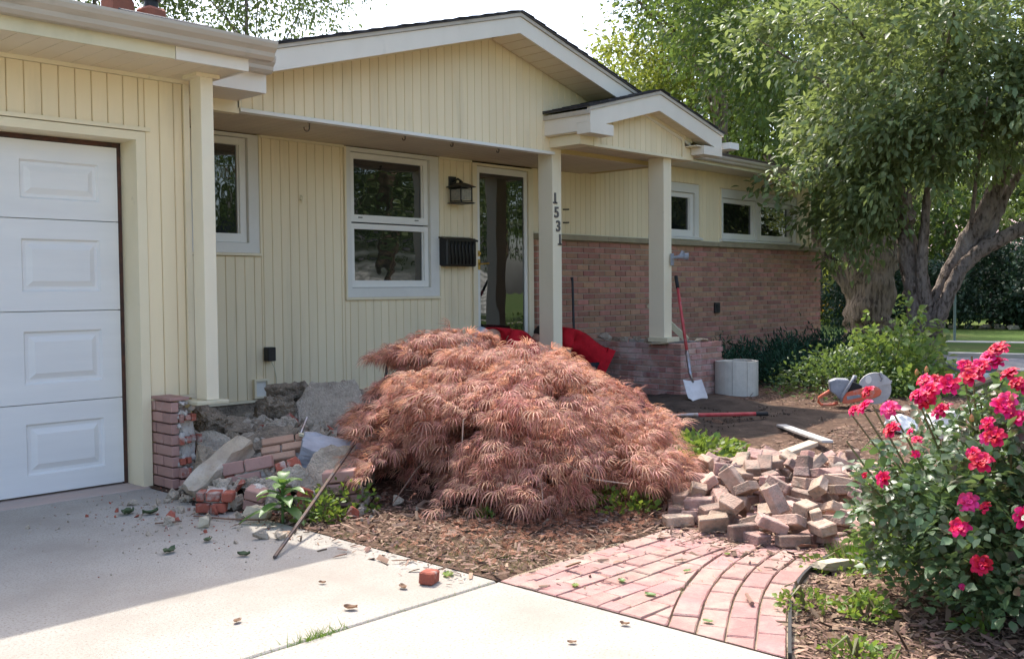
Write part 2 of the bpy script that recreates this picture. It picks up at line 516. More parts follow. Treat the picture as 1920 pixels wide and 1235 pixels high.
def gz(x, y):
    """height of the planted bed"""
    if x < 2.97:
        return 0.0
    z = -0.012 + 0.05 * smooth(3.6, 6.0, y) * smooth(3.0, 4.5, x)
    z += 0.022 * noise.noise(Vector((x * 1.3, y * 1.3, 0))) + 0.010 * noise.noise(Vector((x * 5, y * 5, 3)))
    z += 0.05 * math.exp(-((x - 4.6) ** 2 + (y - 4.3) ** 2) / 0.7)
    z = z * smooth(2.97, 3.25, x)
    w = walk_in(x, y)
    return z * (1 - w) - .05 * w


sheet('ground', LAWN, [(-400, -400), (600, -400), (600, 600), (-400, 600)], -0.16)
drive = empty('driveway', (0, 0, 0), kind='structure')
for (x0, x1, y0, y1, mt) in ((-4.2, 2.962, 2.914, 5.93, CONC), (-4.2, 2.962, -9.0, 2.900, CONC), (-4.2, 2.985, 5.938, 6.30, CONCP)):
    mb = MB(); mb.cbox(((x0 + x1) / 2, (y0 + y1) / 2, -.06), (x1 - x0, y1 - y0, .12), bev=.006)
    mb.build('concrete_slab', mt, drive)
MB().box(-4.2, 2.96, 2.895, 2.919, -.05, -.014).build('joint_filler', MULCH, drive)

# lawn and side street far to the right
d = Vector((.26, -.97)); nrm = Vector((.97, .26))
def band(name, mat, a, b, z):
    p0, p1 = Vector((15.0, 4.95)), None
    A = p0 + nrm * a; B = p0 + nrm * b
    return sheet(name, mat, [tuple(A - d * 60), tuple(A + d * 60), tuple(B + d * 60), tuple(B - d * 60)], z)
band('lawn', LAWN, -1.6, 0.0, -.024)
band('road', ASPH, -0.02, 3.42, -.036)
bb = MB()
A, B = Vector((15, 4.95)) + nrm * 3.42, Vector((15, 4.95)) + nrm * 3.75
bb.prism_z([tuple(A - d * 50), tuple(A + d * 50), tuple(B + d * 50), tuple(B - d * 50)], -.1, .03)
tag(bb.build('kerb', CURB), kind='structure')
band('verge', LAWN, 3.75, 7.4, .012)
A, B = Vector((15, 4.95)) + nrm * 7.4, Vector((15, 4.95)) + nrm * 8.0
bb = MB(); bb.prism_z([tuple(A - d * 50), tuple(A + d * 50), tuple(B + d * 50), tuple(B - d * 50)], -.1, .02)
tag(bb.build('pavement', CURB), kind='structure')
band('far_lawn', LAWN, 8.0, 60, .014)

# mulch bed as a height field
nx, ny = 230, 260
xs = 2.968 + (15.2 - 2.968) * np.linspace(0, 1, nx) ** 1.6; ys = np.linspace(-3.0, 9.5, ny)
V = [(x, y, gz(x, y)) for y in ys for x in xs]
F = [(j * nx + i, j * nx + i + 1, (j + 1) * nx + i + 1, (j + 1) * nx + i) for j in range(ny - 1) for i in range(nx - 1)]
tag(link('mulch_bed', np_mesh('mulch_bed', V, F, True), MULCH), kind='structure')

# dark dug-over soil before the porch
V = []; F = []
nx, ny = 70, 50
for j in range(ny):
    for i in range(nx):
        u, v = i / (nx - 1), j / (ny - 1)
        x = 5.2 + u * 4.3; y = 3.75 + v * 3.8
        e = min(u, 1 - u, v, 1) * 6
        ed = smooth(0, 1, e + .35 * noise.noise(Vector((x * 2, y * 2, 9))))
        z = gz(x, y) - .03 + ed * (.045 + .05 * noise.noise(Vector((x * 1.7, y * 1.7, 5))) + .02 * noise.noise(Vector((x * 6, y * 6, 1))))
        z += .05 * math.exp(-((x - 8.7) ** 2 + (y - 5.6) ** 2) / .4)
        V.append((x, y, z))
F = [(j * nx + i, j * nx + i + 1, (j + 1) * nx + i + 1, (j + 1) * nx + i) for j in range(ny - 1) for i in range(nx - 1)]
tag(link('soil', np_mesh('soil', V, F, True), SOIL), kind='structure')

# ------------------------------------------------------------------ brick paver walk
def clip(poly, a, n):
    """keep the part of the polygon where (p-a).n >= 0"""
    out = []
    for i in range(len(poly)):
        p, q = Vector(poly[i]), Vector(poly[(i + 1) % len(poly)])
        dp, dq = (p - a).dot(n), (q - a).dot(n)
        if dp >= 0: out.append(p)
        if (dp >= 0) != (dq >= 0):
            out.append(p + (q - p) * (dp / (dp - dq)))
    return out


def area(p):
    return abs(sum(p[i][0] * p[(i + 1) % len(p)][1] - p[(i + 1) % len(p)][0] * p[i][1] for i in range(len(p)))) / 2


walk = empty('brick_walk', (3.5, 2.4, 0), kind='structure')
ctrl = [Vector(p) for p in ((2.93, 1.575), (3.20, 1.72), (3.49, 1.87), (3.72, 1.965), (3.94, 2.03), (4.25, 2.075), (4.65, 2.09), (5.1, 2.10))]
def catmull(P, n):
    out = []
    for i in range(len(P) - 1):
        p0, p1, p2, p3 = P[max(i - 1, 0)], P[i], P[i + 1], P[min(i + 2, len(P) - 1)]
        for k in range(n):
            t = k / n
            out.append(.5 * ((2 * p1) + (p2 - p0) * t + (2 * p0 - 5 * p1 + 4 * p2 - p3) * t * t + (3 * p1 - p0 - 3 * p2 + p3) * t ** 3))
    return out + [P[-1]]
edge = catmull(ctrl, 12)
lens = [0]
for i in range(len(edge) - 1): lens.append(lens[-1] + (edge[i + 1] - edge[i]).length)
def on_edge(s, off):
    s = min(max(s, 0), lens[-1] - 1e-4)
    i = max(k for k in range(len(lens)) if lens[k] <= s)
    i = min(i, len(edge) - 2)
    t = (s - lens[i]) / (lens[i + 1] - lens[i])
    p = edge[i].lerp(edge[i + 1], t); tg = (edge[i + 1] - edge[i]).normalized()
    return p + Vector((-tg.y, tg.x)) * off, tg
GAPW = .0055
def paver_piece(poly, z):
    if len(poly) < 3 or area(poly) < .0012: return
    c = sum(poly, Vector((0, 0))) / len(poly)
    inn = [c + (p - c) * (1 - .006 / max(.02, (p - c).length)) for p in poly]
    mb = MB(); n = len(poly)
    zt = z + rnd.uniform(-.004, .004); tx, ty = rnd.gauss(0, .012), rnd.gauss(0, .012)
    hh = lambda p: zt + (p.x - c.x) * tx + (p.y - c.y) * ty
    mb.v = [(p.x, p.y, -.06) for p in poly] + [(p.x, p.y, hh(p) - .005) for p in poly] + [(p.x, p.y, hh(p)) for p in inn]
    for i in range(n):
        j = (i + 1) % n
        mb.f += [(i, j, n + j, n + i), (n + i, n + j, 2 * n + j, 2 * n + i)]
    mb.f.append(tuple(2 * n + i for i in range(n)))
    mb.build('paver', PAVER, walk)
W_, L_ = .1035, .205
X0 = 2.9755
for row in range(4):                                   # curved courses along the right edge
    s = -.1 + (row % 2) * L_ / 2 + rnd.uniform(-.02, .02)
    while s < lens[-1]:
        ln = L_ * rnd.uniform(.94, 1.0)
        poly = []
        for t in (0, .5, 1): poly.append(on_edge(max(s, 0) + (ln - GAPW) * t, row * W_ + .002)[0])
        for t in (1, .5, 0): poly.append(on_edge(max(s, 0) + (ln - GAPW) * t, (row + 1) * W_ - GAPW)[0])
        cc = sum(poly, Vector((0, 0))) / 6
        if cc.x < 4.95 and s > -ln * .7:
            poly = clip(poly, Vector((X0, 0)), Vector((1, 0)))
            paver_piece(poly, .0)
        s += ln
for row in range(13):                                  # straight courses running away from the drive
    y1 = 2.905 - row * W_; y0 = y1 - W_ + GAPW
    x = X0 - (row % 2) * L_ / 2 - rnd.uniform(0, .05)
    while x < 4.9:
        ln = L_ * rnd.uniform(.96, 1.0)
        poly = [Vector((x, y0)), Vector((x + ln - GAPW, y0)), Vector((x + ln - GAPW, y1)), Vector((x, y1))]
        poly = clip(poly, Vector((X0, 0)), Vector((1, 0)))
        if poly:
            c = sum(poly, Vector((0, 0))) / len(poly)
            # nearest point of the curved courses' outer line
            best = min(((on_edge(lens[-1] * k / 90, 4 * W_ + .002)) for k in range(91)), key=lambda q: (q[0] - c).length)
            n_ = Vector((-best[1].y, best[1].x))
            poly = clip(poly, best[0], n_)
            if len(poly) >= 3 and min((p - best[0]).dot(n_) for p in poly) > -.01:
                paver_piece(poly, .0)
        x += ln
MB().prism_z([(2.97, 1.53), (3.5, 1.82), (4.0, 2.0), (5.6, 2.02), (5.9, 3.3), (4.7, 3.0), (2.97, 2.94)], -.08, -.0135).build('sand', SAND, walk)
# black plastic edging that bows along the right side
mb = MB()
for i in range(0, 62):
    a, ta = edge[i], on_edge(lens[i], 0)[1]; b_, tb = edge[i + 1], on_edge(lens[i + 1], 0)[1]
    na, nb = Vector((ta.y, -ta.x)), Vector((tb.y, -tb.x))
    p = [a + na * .004, a + na * .016, b_ + nb * .016, b_ + nb * .004]
    if min(q.x for q in p) < 2.975: continue
    mb.prism_z([tuple(q) for q in p], -.05, .014)
tag(mb.build('edging_strip', PLASTIC), 'black plastic edging strip bowed along the right side of the brick walk', 'edging')

# ------------------------------------------------------------------ house
house = empty('house', (8, 8, 0), 'single-storey house with cream vertical siding, porch gable and lower brick wall', 'house')
YW, YG, YB = 7.6, 6.0, 6.6          # porch wall, garage front, porch beam and gable
CZ = 2.555                          # porch ceiling


def part(name, mb, mat, parent=None, **k):
    return mb.build(name, mat, parent or house, **k)


def board_mesh(xa, xb, y, zb, zt_a, zt_b, t=.011, ch=.003, zb_b=None):
    zb_b = zb if zb_b is None else zb_b
    g = .0016
    prof = [(xa + g, 0), (xa + g, t * .4), (xa + g + ch, t), (xb - g - ch, t), (xb - g, t * .4), (xb - g, 0)]
    mb = MB()
    f = lambda x, a, b: a + (b - a) * (x - xa) / (xb - xa)
    n = len(prof)
    mb.v = [(x, y - q, f(x, zb, zb_b)) for x, q in prof] + [(x, y - q, f(x, zt_a, zt_b)) for x, q in prof]
    for i in range(n - 1):
        mb.f.append((i, i + 1, n + i + 1, n + i))
    mb.f.append(tuple(range(n))); mb.f.append(tuple(n + i for i in reversed(range(n))))
    return mb


def siding(parent, y, x0, x1, w, zlo, zhi, openings=(), mat=SIDING):
    zl = zlo if callable(zlo) else (lambda x: zlo)
    zh = zhi if callable(zhi) else (lambda x: zhi)
    x = x0
    while x < x1 - .004:
        xe = min(x + w, x1)
        cuts = sorted({x, xe} | {c for o in openings for c in o[:2] if x + .012 < c < xe - .012})
        for a, b in zip(cuts[:-1], cuts[1:]):
            mid = (a + b) / 2
            iv = [(None, None)]
            segs = []
            ops = sorted([(o[2], o[3]) for o in openings if o[0] < mid < o[1]])
            lo = 'lo'
            cur = None
            pieces = []
            for (za, zb) in ops:
                pieces.append((cur, za)); cur = zb
            pieces.append((cur, None))
            for (p, q) in pieces:
                la, lb = (zl(a), zl(b)) if p is None else (p, p)
                ta, tb = (zh(a), zh(b)) if q is None else (q, q)
                if min(ta - la, tb - lb) < .006 and max(ta - la, tb - lb) < .03: continue
                ta, tb = max(ta, la + .002), max(tb, lb + .002)
                board_mesh(a, b, y, la, ta, tb, zb_b=lb).build('siding_board', mat, parent)
        x = xe


BW = .0925
# --- garage front
gw = part('garage_wall', MB().box(-4.2, 2.955, YG, YG + .12, 2.16, 2.60).box(2.99, 3.30, YG, YG + .12, 0.0, 2.60).box(3.18, 3.30, YG + .13, YW, 0.0, 2.60), GROOVE)
siding(gw, YG, 3.016, 3.27, .097, .552, 2.53)
siding(gw, YG, -4.2, 3.016, .097, 2.232, 2.53)
part('trim', MB().box(-4.2, 3.312, YG - .024, YG + .002, 2.532, 2.556), CREAM, gw)
part('trim', MB().box(-4.2, 3.045, YG - .026, YG + .002, 2.206, 2.230), CREAM, gw)
part('trim', MB().box(3.272, 3.312, YG - .026, YG + .05, .552, 2.530), CREAM, gw)
part('trim', MB().box(3.016, 3.312, YG - .028, YG + .002, .532, .550), CREAM, gw)
part('door_casing', MB().box(2.952, 3.012, YG - .022, YG + .20, 0.0, 2.2).box(-4.2, 2.952, YG - .022, YG + .2, 2.148, 2.2), CREAM)
part('door_seal', MB().box(2.925, 2.950, 6.188, 6.21, 0.0, 2.146).box(-4.2, 2.925, 6.188, 6.21, 2.118, 2.146), SEAL)
# --- garage door: four sections with raised panels
gd = part('garage_door', MB().box(-2.0, 2.92, 6.212, 6.225, 0.006, 2.13), GDOOR)
zs = [0.012, .5525, 1.1025, 1.652, 2.116]
for i in range(4):
    za, zb = zs[i] + .0025, zs[i + 1] - .0025
    mb = MB()
    yF = 6.178
    cells = []
    xr = 2.905
    px = 2.80
    pans = []
    while px > -2.0:
        pans.append((px - .47, px)); px -= .62
    pz0, pz1 = za + .115, zb - .115
    xsb = [2.92]
    for (a, b) in pans: xsb += [b, a]
    xsb.append(-2.0)
    # flat rails and stiles
    mb.poly([(-2.0, yF, za), (2.92, yF, za), (2.92, yF, pz0), (-2.0, yF, pz0)])
    mb.poly([(-2.0, yF, pz1), (2.92, yF, pz1), (2.92, yF, zb), (-2.0, yF, zb)])
    for k in range(0, len(xsb) - 1, 2):
        mb.poly([(xsb[k + 1], yF, pz0), (xsb[k], yF, pz0), (xsb[k], yF, pz1), (xsb[k + 1], yF, pz1)])
    mb.poly([(-2.0, yF, zb), (2.92, yF, zb), (2.92, 6.212, zb), (-2.0, 6.212, zb)])
    mb.poly([(-2.0, yF, za), (-2.0, 6.212, za), (2.92, 6.212, za), (2.92, yF, za)])
    for (a, b) in pans:
        def ring(i0, y0_, i1, y1_):
            A = [(a + i0, y0_, pz0 + i0), (b - i0, y0_, pz0 + i0), (b - i0, y0_, pz1 - i0), (a + i0, y0_, pz1 - i0)]
            B = [(a + i1, y1_, pz0 + i1), (b - i1, y1_, pz0 + i1), (b - i1, y1_, pz1 - i1), (a + i1, y1_, pz1 - i1)]
            for q in range(4):
                w = (q + 1) % 4
                mb.poly([A[q], A[w], B[w], B[q]])
            return B
        ring(0, yF, .012, yF + .017)
        ring(.012, yF + .017, .030, yF + .017)
        B = ring(.030, yF + .017, .064, yF + .001)
        mb.poly(B)
    part('door_panel', mb, GDOOR, gd)

# --- porch wall and right wing siding
W0 = (4.187, 4.836, 1.540, 2.545)
W1 = (5.767, 6.925, 1.148, 2.545)
W2 = (10.544, 11.66, 1.86, 2.59)
W3 = (12.219, 14.38, 1.86, 2.58)
DR = (7.40, 8.337, 0.0, 2.54)
pw = part('porch_wall', MB().box(3.30, W0[0], YW, YW + .1, .2, 2.9).box(W0[0], W0[1], YW, YW + .1, .2, W0[2]).box(W0[1], W1[0], YW, YW + .1, .2, 2.9)
          .box(W1[0], W1[1], YW, YW + .1, .2, W1[2]).box(W1[1], DR[0], YW, YW + .1, .2, 2.9).box(3.3, 8.3, YW + .001, YW + .1, 2.57, 2.9)
          .box(3.30, 7.40, YW + .02, YW + .2, -.1, .2), GROOVE)
siding(pw, YW, 3.305, 7.395, BW, .282, 2.531, [(W0[0] - .02, W0[1] + .02, W0[2] - .03, 3), (W1[0] - .022, W1[1] + .014, W1[2] - .026, 3)])
part('trim', MB().box(4.86, 5.745, YW - .026, YW + .002, 2.533, 2.553), CREAM, pw)
part('trim', MB().box(6.94, 7.395, YW - .026, YW + .002, 2.533, 2.553), CREAM, pw)
part('trim', MB().box(3.30, 7.395, YW - .03, YW + .03, .258, .280), CREAM, pw)
part('foundation', MB().box(3.2, 8.3, YW - .012, YW + .018, -.1, .257), RUB)
rw = part('wing_wall', MB().box(8.337, W2[0], YW, YW + .1, 1.8, 2.9).box(W2[0], W2[1], YW, YW + .1, 1.8, W2[2]).box(W2[0], W2[1], YW, YW + .1, W2[3], 2.9)
          .box(W2[1], W3[0], YW, YW + .1, 1.8, 2.9).box(W3[0], W3[1], YW, YW + .1, 1.8, W3[2]).box(W3[0], W3[1], YW, YW + .1, W3[3], 2.9)
          .box(W3[1], 14.83, YW, YW + .1, 1.8, 2.9).box(14.72, 14.83, YW + .1, 13, .1, 2.9), GROOVE)
siding(rw, YW, 8.345, 14.79, BW, 1.848, lambda x: 2.79 if x > 9.2 else 2.552, [(W2[0] - .02, W2[1] + .004, W2[2] - .02, W2[3] + .012), (W3[0] - .02, W3[1] + .004, W3[2] - .02, W3[3] + .012)])
part('trim', MB().box(14.792, 14.845, YW - .028, YW + .05, 1.835, 2.79), CREAM, rw)
part('trim', MB().box(8.345, W2[0] - .02, YW - .03, YW + .002, 1.832, 1.847).box(W2[1] + .01, W3[0] - .02, YW - .03, YW + .002, 1.832, 1.847).box(W3[1] + .01, 14.79, YW - .03, YW + .002, 1.832, 1.847), CREAM, rw)

# --- lower brick wall with a stone ledge
bw = part('brick_wall', MB().box(8.345, 15.08, 7.541, 7.60, -.1, 1.765).box(14.98, 15.08, 7.60, 13.0, -.1, 1.765), MORTAR)
CH, BL, JT = .0677, .203, .0115
courses = []
k = 0
z = 1.763
while z > .12:
    z -= CH
    k += 1
    x = 8.343 - (k % 2) * BL / 2
    while x < 15.09:
        a, b = max(x, 8.339), min(x + BL - JT, 15.09)
        if b - a > .02: courses.append((a, b, z + .004, z + CH - JT + .004))
        x += BL
courses.sort(key=lambda q: q[0])
brick_cache = {}
def brick_obj(parent, a, b, z0, z1, y, mat, dep=.05, jit=.0022):
    L = round(b - a, 3); H = round(z1 - z0, 4)
    key = (L, H, dep, mat.name)
    if key not in brick_cache:
        vs_, fs_ = chamfer((L, dep, H), .003)
        mb = MB(); mb.v = vs_; mb.f = fs_
        me = mb.mesh('brick'); me.materials.append(mat); brick_cache[key] = me
    return link('brick', brick_cache[key], None, parent, ((a + b) / 2, y + dep / 2 + rnd.uniform(-jit, jit), (z0 + z1) / 2))
for (a, b, z0, z1) in courses[:300]:
    brick_obj(bw, a, b, z0, z1, 7.531, BRICK)
mb = MB()
for (a, b, z0, z1) in courses[300:]:
    mb.cbox(((a + b) / 2, 7.556 + rnd.uniform(-.002, .002), (z0 + z1) / 2), (b - a, .05, z1 - z0), bev=.003)
BRICKI = mk('wall_brick_far', (.45, .23, .16), .8, (.38, .185, .125), 14, isl=.21, hue=.018, col3=(.22, .145, .10), ns3=6, ramp3=(.58, .75), bump=.35, bs=90)
tag(part('bricks', mb, BRICKI, bw), kind='stuff')
xx = 8.33
while xx < 15.1:
    xe = min(xx + 1.22, 15.13)
    lb = MB(); lb.cbox(((xx + xe) / 2, 7.535, 1.797), (xe - xx - .004, .128, .062), bev=.005)
    part('ledge_stone', lb, LEDGE, bw)
    xx = xe

# --- windows
def window(name, op, sashes, sill=False, trim=True, top_gap=.05, lab=None):
    """op = casing outline (x0,x1,z0,z1); sashes = list of (x0,x1,z0,z1, frame width)"""
    x0, x1, z0, z1 = op
    cx0 = min(s[0] for s in sashes); cx1 = max(s[1] for s in sashes); cz0 = min(s[2] for s in sashes); cz1 = max(s[3] for s in sashes)
    w = empty(name, ((x0 + x1) / 2, YW, z0), parent=house)
    mb = MB()
    mb.box(x0, cx0, YW - .022, YW + .09, z0, z1).box(cx1, x1, YW - .022, YW + .09, z0, z1)
    mb.box(cx0, cx1, YW - .022, YW + .09, cz1, z1).box(cx0, cx1, YW - .022, YW + .09, z0, cz0)
    s2 = sorted({(s[0], s[1]) for s in sashes})
    for p, q in zip(s2[:-1], s2[1:]):
        if q[0] - p[1] > .02: mb.box(p[1], q[0], YW - .012, YW + .09, cz0, cz1)
    part('casing', mb, CASING, w)
    if trim:
        t = MB().box(x0 - .02, x0 - .001, YW - .032, YW - .001, z0 - .024, z1).box(x1 + .001, x1 + .012, YW - .032, YW - .001, z0 - .024, z1).box(x0 - .001, x1 + .001, YW - .034, YW - .001, z0 - .024, z0 - .002)
        part('trim', t, CREAM, w)
    for (a, b, c, e, fw) in sashes:
        m2 = MB()
        y0, y1 = YW + .012, YW + .07
        fb = fw * 1.25
        g = .004
        a, b, c, e = a + g, b - g, c + g, e - g
        m2.box(a, a + fw, y0, y1, c, e).box(b - fw, b, y0, y1, c, e).box(a + fw, b - fw, y0 + .001, y1, e - fw, e).box(a + fw, b - fw, y0 + .001, y1, c, c + fb)
        i = .012
        m2.box(a + fw, a + fw + i, y0 + .018, y1, c + fb, e - fw).box(b - fw - i, b - fw, y0 + .018, y1, c + fb, e - fw)
        s = part('sash', m2, SASH, w)
        part('pane', MB().box(a + fw * .8, b - fw * .8, y0 + .034, y0 + .04, c + fb * .8, e - fw * .8), PANE, s)
    if sill:
        part('sill', MB().prism_x([(YW - .075, z0 - .012), (YW - .075, z0 + .012), (YW - .002, z0 + .03), (YW - .002, z0 - .012)], x0 - .03, x1 + .03), CASING, w)
    return w
w1 = window('window', W1, [(5.823, 6.81, 1.237, 1.846, .052), (5.823, 6.81, 1.852, 2.506, .055)])
part('sash_latch', MB().box(5.93, 5.975, YW + .004, YW + .0115, 1.895, 1.903).box(6.63, 6.675, YW + .004, YW + .0115, 1.895, 1.903), DARK, w1)
window('window', W0, [(4.225, 4.735, 1.625, 2.515, .06)])
window('window', W2, [(10.60, 11.57, 1.90, 2.475, .062)], sill=True)
window('window', W3, [(12.265, 13.195, 1.89, 2.46, .062), (13.30, 14.265, 1.89, 2.46, .062)], sill=True)
part('dark_backing', MB().box(3.4, 14.7, YW + .35, YW + .4, 0, 2.9), RUBBER)  # unseen black sheet added inside to keep the interior closed and dark

# --- storm door
dr = empty('storm_door', (7.87, YW, .3), parent=house)
part('door_frame', MB().box(7.400, 7.462, YW - .03, YW + .09, .2, 2.535).box(8.256, 8.335, YW - .03, YW + .09, .2, 2.535).box(7.462, 8.256, YW - .03, YW + .09, 2.508, 2.535), CREAM, dr)
lf = part('door_leaf', MB().box(7.467, 7.513, YW - .012, YW + .02, .3, 2.503).box(8.203, 8.25, YW - .012, YW + .02, .3, 2.503).box(7.513, 8.203, YW - .012, YW + .02, 2.438, 2.503).box(7.513, 8.203, YW - .012, YW + .02, .3, .42), SASH, dr)
part('pane', MB().box(7.508, 8.208, YW + .002, YW + .008, .415, 2.443), PANE, lf)
hb = MB().box(7.477, 7.508, YW - .018, YW - .0125, 1.42, 1.53).box(7.477, 7.508, YW - .018, YW - .0125, 1.56, 1.62)
hb.tube([(7.492, YW - .018, 1.48), (7.492, YW - .05, 1.48), (7.60, YW - .055, 1.487)], .009).tube([(7.492, YW - .018, 1.59), (7.492, YW - .035, 1.59)], .013, 12)
part('door_handle', hb, BRASS, dr)
part('door_closer', MB().tube([(7.55, YW - .03, 1.12), (7.95, YW - .03, 1.12)], .014), CREAM, dr) if False else None
part('door_threshold', MB().box(7.4, 8.335, YW - .06, YW + .1, .2, .298), STEELL, dr)

# --- porch ceiling and soffits, board by board
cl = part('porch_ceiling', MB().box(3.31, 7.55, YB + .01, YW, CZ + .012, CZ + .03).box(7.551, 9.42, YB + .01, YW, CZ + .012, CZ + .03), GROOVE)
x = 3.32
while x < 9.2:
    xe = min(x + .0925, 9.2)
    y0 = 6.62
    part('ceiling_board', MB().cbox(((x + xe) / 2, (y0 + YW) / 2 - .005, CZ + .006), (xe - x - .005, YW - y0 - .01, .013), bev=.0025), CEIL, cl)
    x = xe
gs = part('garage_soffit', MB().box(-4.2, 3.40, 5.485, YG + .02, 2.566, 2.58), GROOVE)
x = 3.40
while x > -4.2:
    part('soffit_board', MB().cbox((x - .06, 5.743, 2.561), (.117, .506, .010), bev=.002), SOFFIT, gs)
    x -= .12
# garage fascia (yellowed run and a paler end piece), end return and K-style gutter
part('fascia', MB().box(-4.2, 2.946, 5.462, 5.482, 2.556, 2.70), FASCIAY)
part('fascia', MB().box(2.949, 3.427, 5.456, 5.48, 2.554, 2.70).box(3.407, 3.427, 5.48, 6.06, 2.554, 2.70), FASCIA)
GP = [(0, 0), (-.055, 0), (-.075, .02), (-.080, .045), (-.105, .07), (-.115, .095), (-.115, .112), (-.103, .112), (-.103, .100), (-.008, .100), (-.008, .112), (0, .112)]
def gutter(x0, x1, y, z, sc=1.0, parent=None):
    return part('gutter', MB().prism_x([(y + p[0] * sc, z + p[1] * sc) for p in GP], x0, x1), GUTTER)
gutter(-4.2, 3.565, 5.455, 2.628)
gutter(3.72, 4.02, 6.165, 2.725, 1.0)
# boxed return at the left foot of the porch gable
rb = onb = None
part('eave_return', MB().box(3.44, 4.02, 6.18, 6.60, 2.60, 2.735), FASCIA)
part('beam_end', MB().box(3.33, 4.045, 6.58, 6.66, 2.515, 2.66), CREAM)

# --- porch gable
AX, AZ = 6.67, 3.49
SL = .279
gz_top = lambda x: AZ + .05 - SL * abs(x - 6.78)
gable = part('gable_wall', MB().prism_y([(4.06, 2.56), (7.52, 2.56), (9.2, 2.56), (9.2, 2.72), (6.78, 3.56), (4.06, 2.8)], YB + .002, YB + .06), GROOVE)
siding(gable, YB, 4.07, 7.545, BW, 2.556, gz_top)
siding(gable, YB, 7.545, 8.9, BW, lambda x: 2.8, gz_top)
part('trim', MB().box(4.05, 7.55, YB - .034, YB + .05, 2.528, 2.555), WHITE, gable)
part('trim', MB().box(4.035, 4.068, YB - .02, YB + .03, 2.556, 2.80), CREAM, gable)
part('trim', MB().prism_y([(4.0, 2.752), (6.78, 3.528), (6.78, 3.56), (4.0, 2.784)], YB - .03, YB - .018).prism_y([(6.78, 3.528), (9.3, 2.825), (9.3, 2.857), (6.78, 3.56)], YB - .03, YB - .018), CREAM, gable)
YR = 6.2
rk = part('rake_fascia', MB().prism_y([(3.93, 2.722), (AX, AZ), (AX, AZ + .145), (3.93, 2.722 + .155)], YR, YR + .022).prism_y([(AX, AZ), (9.38, AZ - .274 * (9.38 - AX)), (9.38, AZ + .145 - .274 * (9.38 - AX)), (AX, AZ + .145)], YR, YR + .022), FASCIA)
part('drip_edge', MB().prism_y([(3.93, 2.88), (AX, AZ + .148), (AX, AZ + .178), (3.93, 2.908)], YR - .014, YR + .02).prism_y([(AX, AZ + .148), (9.4, AZ + .148 - .274 * (9.4 - AX)), (9.4, AZ + .178 - .274 * (9.4 - AX)), (AX, AZ + .178)], YR - .014, YR + .02), GUTTER, rk)
# sloping soffit under the right and left rakes
sf = part('rake_soffit', MB().poly([(AX, YR + .022, AZ + .03), (9.3, YR + .022, AZ + .03 - .274 * (9.3 - AX)), (9.3, YB, AZ + .03 - .274 * (9.3 - AX)), (AX, YB, AZ + .03)]).poly([(AX, YR + .022, AZ + .03), (4.0, YR + .022, AZ + .03 - .27 * (AX - 4.0)), (4.0, YB, AZ + .03 - .27 * (AX - 4.0)), (AX, YB, AZ + .03)]), GROOVE)
x = AX + .005
while x < 9.2:
    za, zb = AZ + .026 - .274 * (x - AX), AZ + .026 - .274 * (x + .13 - AX)
    b = MB(); b.poly([(x, YR + .023, za - .008), (x, YB - .03, za - .008), (x + .118, YB - .03, zb - .008), (x + .118, YR + .023, zb - .008)])
    part('soffit_board', b, SOFFIT, sf)
    x += .13


# --- roofs: deck plus shingle courses
SHINGB = mk('brown_shingle', (.16, .135, .115), .9, (.11, .095, .085), 14, rand=.25, col3=(.26, .2, .15), ns3=20, ramp3=(.6, .72), bump=.4, bs=80, spec=.2)


def roof(name, p0, p1, up, ridge_len, ncourse, mat=SHINGLE, thick=.04, tabs=None):
    """eave from p0 to p1, 'up' = vector from eave to ridge; courses of shingle tabs"""
    p0, p1, up = Vector(p0), Vector(p1), Vector(up)
    nrm_ = (p1 - p0).cross(up).normalized()
    if nrm_.z < 0: nrm_ = -nrm_
    mb = MB()
    a = [p0, p1, p1 + up, p0 + up]
    mb.v = [tuple(q) for q in a] + [tuple(q - nrm_ * thick) for q in a]
    mb.f = [(0, 1, 2, 3), (7, 6, 5, 4), (0, 4, 5, 1), (1, 5, 6, 2), (2, 6, 7, 3), (3, 7, 4, 0)]
    ro = part(name, mb, mat)
    L = (p1 - p0).length
    e = (p1 - p0).normalized()
    for c in range(ncourse):
        t0, t1 = c / ncourse, (c + 1.12) / ncourse
        A = p0 + up * t0; B = p0 + up * min(t1, 1.0)
        mb = MB()
        tw = tabs or .30
        s = -(c % 2) * tw / 2
        while s < L:
            s0, s1 = max(s + .004, -.01), min(s + tw - .004, L + .01)
            if s1 - s0 > .02:
                j = rnd.uniform(0, .004)
                q = [A + e * s0 + nrm_ * (.012 + j), A + e * s1 + nrm_ * (.012 + j), B + e * s1 + nrm_ * .003, B + e * s0 + nrm_ * .003]
                b0 = len(mb.v)
                mb.v += [tuple(w) for w in q] + [tuple(q[0] - nrm_ * .011), tuple(q[1] - nrm_ * .011)]
                mb.f += [(b0, b0 + 1, b0 + 2, b0 + 3), (b0 + 4, b0 + 5, b0 + 1, b0), (b0 + 4, b0, b0 + 3), (b0 + 1, b0 + 5, b0 + 2)]
            s += tw
        tag(part('shingle_course', mb, mat, ro, fix=False), kind='stuff')
    return ro
GRZ = 2.690
roof('garage_roof', (-4.2, 5.41, GRZ + .012), (3.47, 5.41, GRZ + .012), (0, 4.09, 1.188), 7, 20, thick=.02)
roof('main_roof', (3.47, 7.65, GRZ + 2.29 * 1.20 / 4.14 - .004), (5.6, 7.65, GRZ + 2.29 * 1.20 / 4.14 - .004), (0, 1.85, 1.85 * 1.20 / 4.14), 3, 9, thick=.02)
part('ridge_cap', MB().prism_x([(9.40, 3.86), (9.46, 3.93), (9.52, 3.955), (9.60, 3.93), (9.66, 3.86)], 4.56, 5.52), SHINGLE)
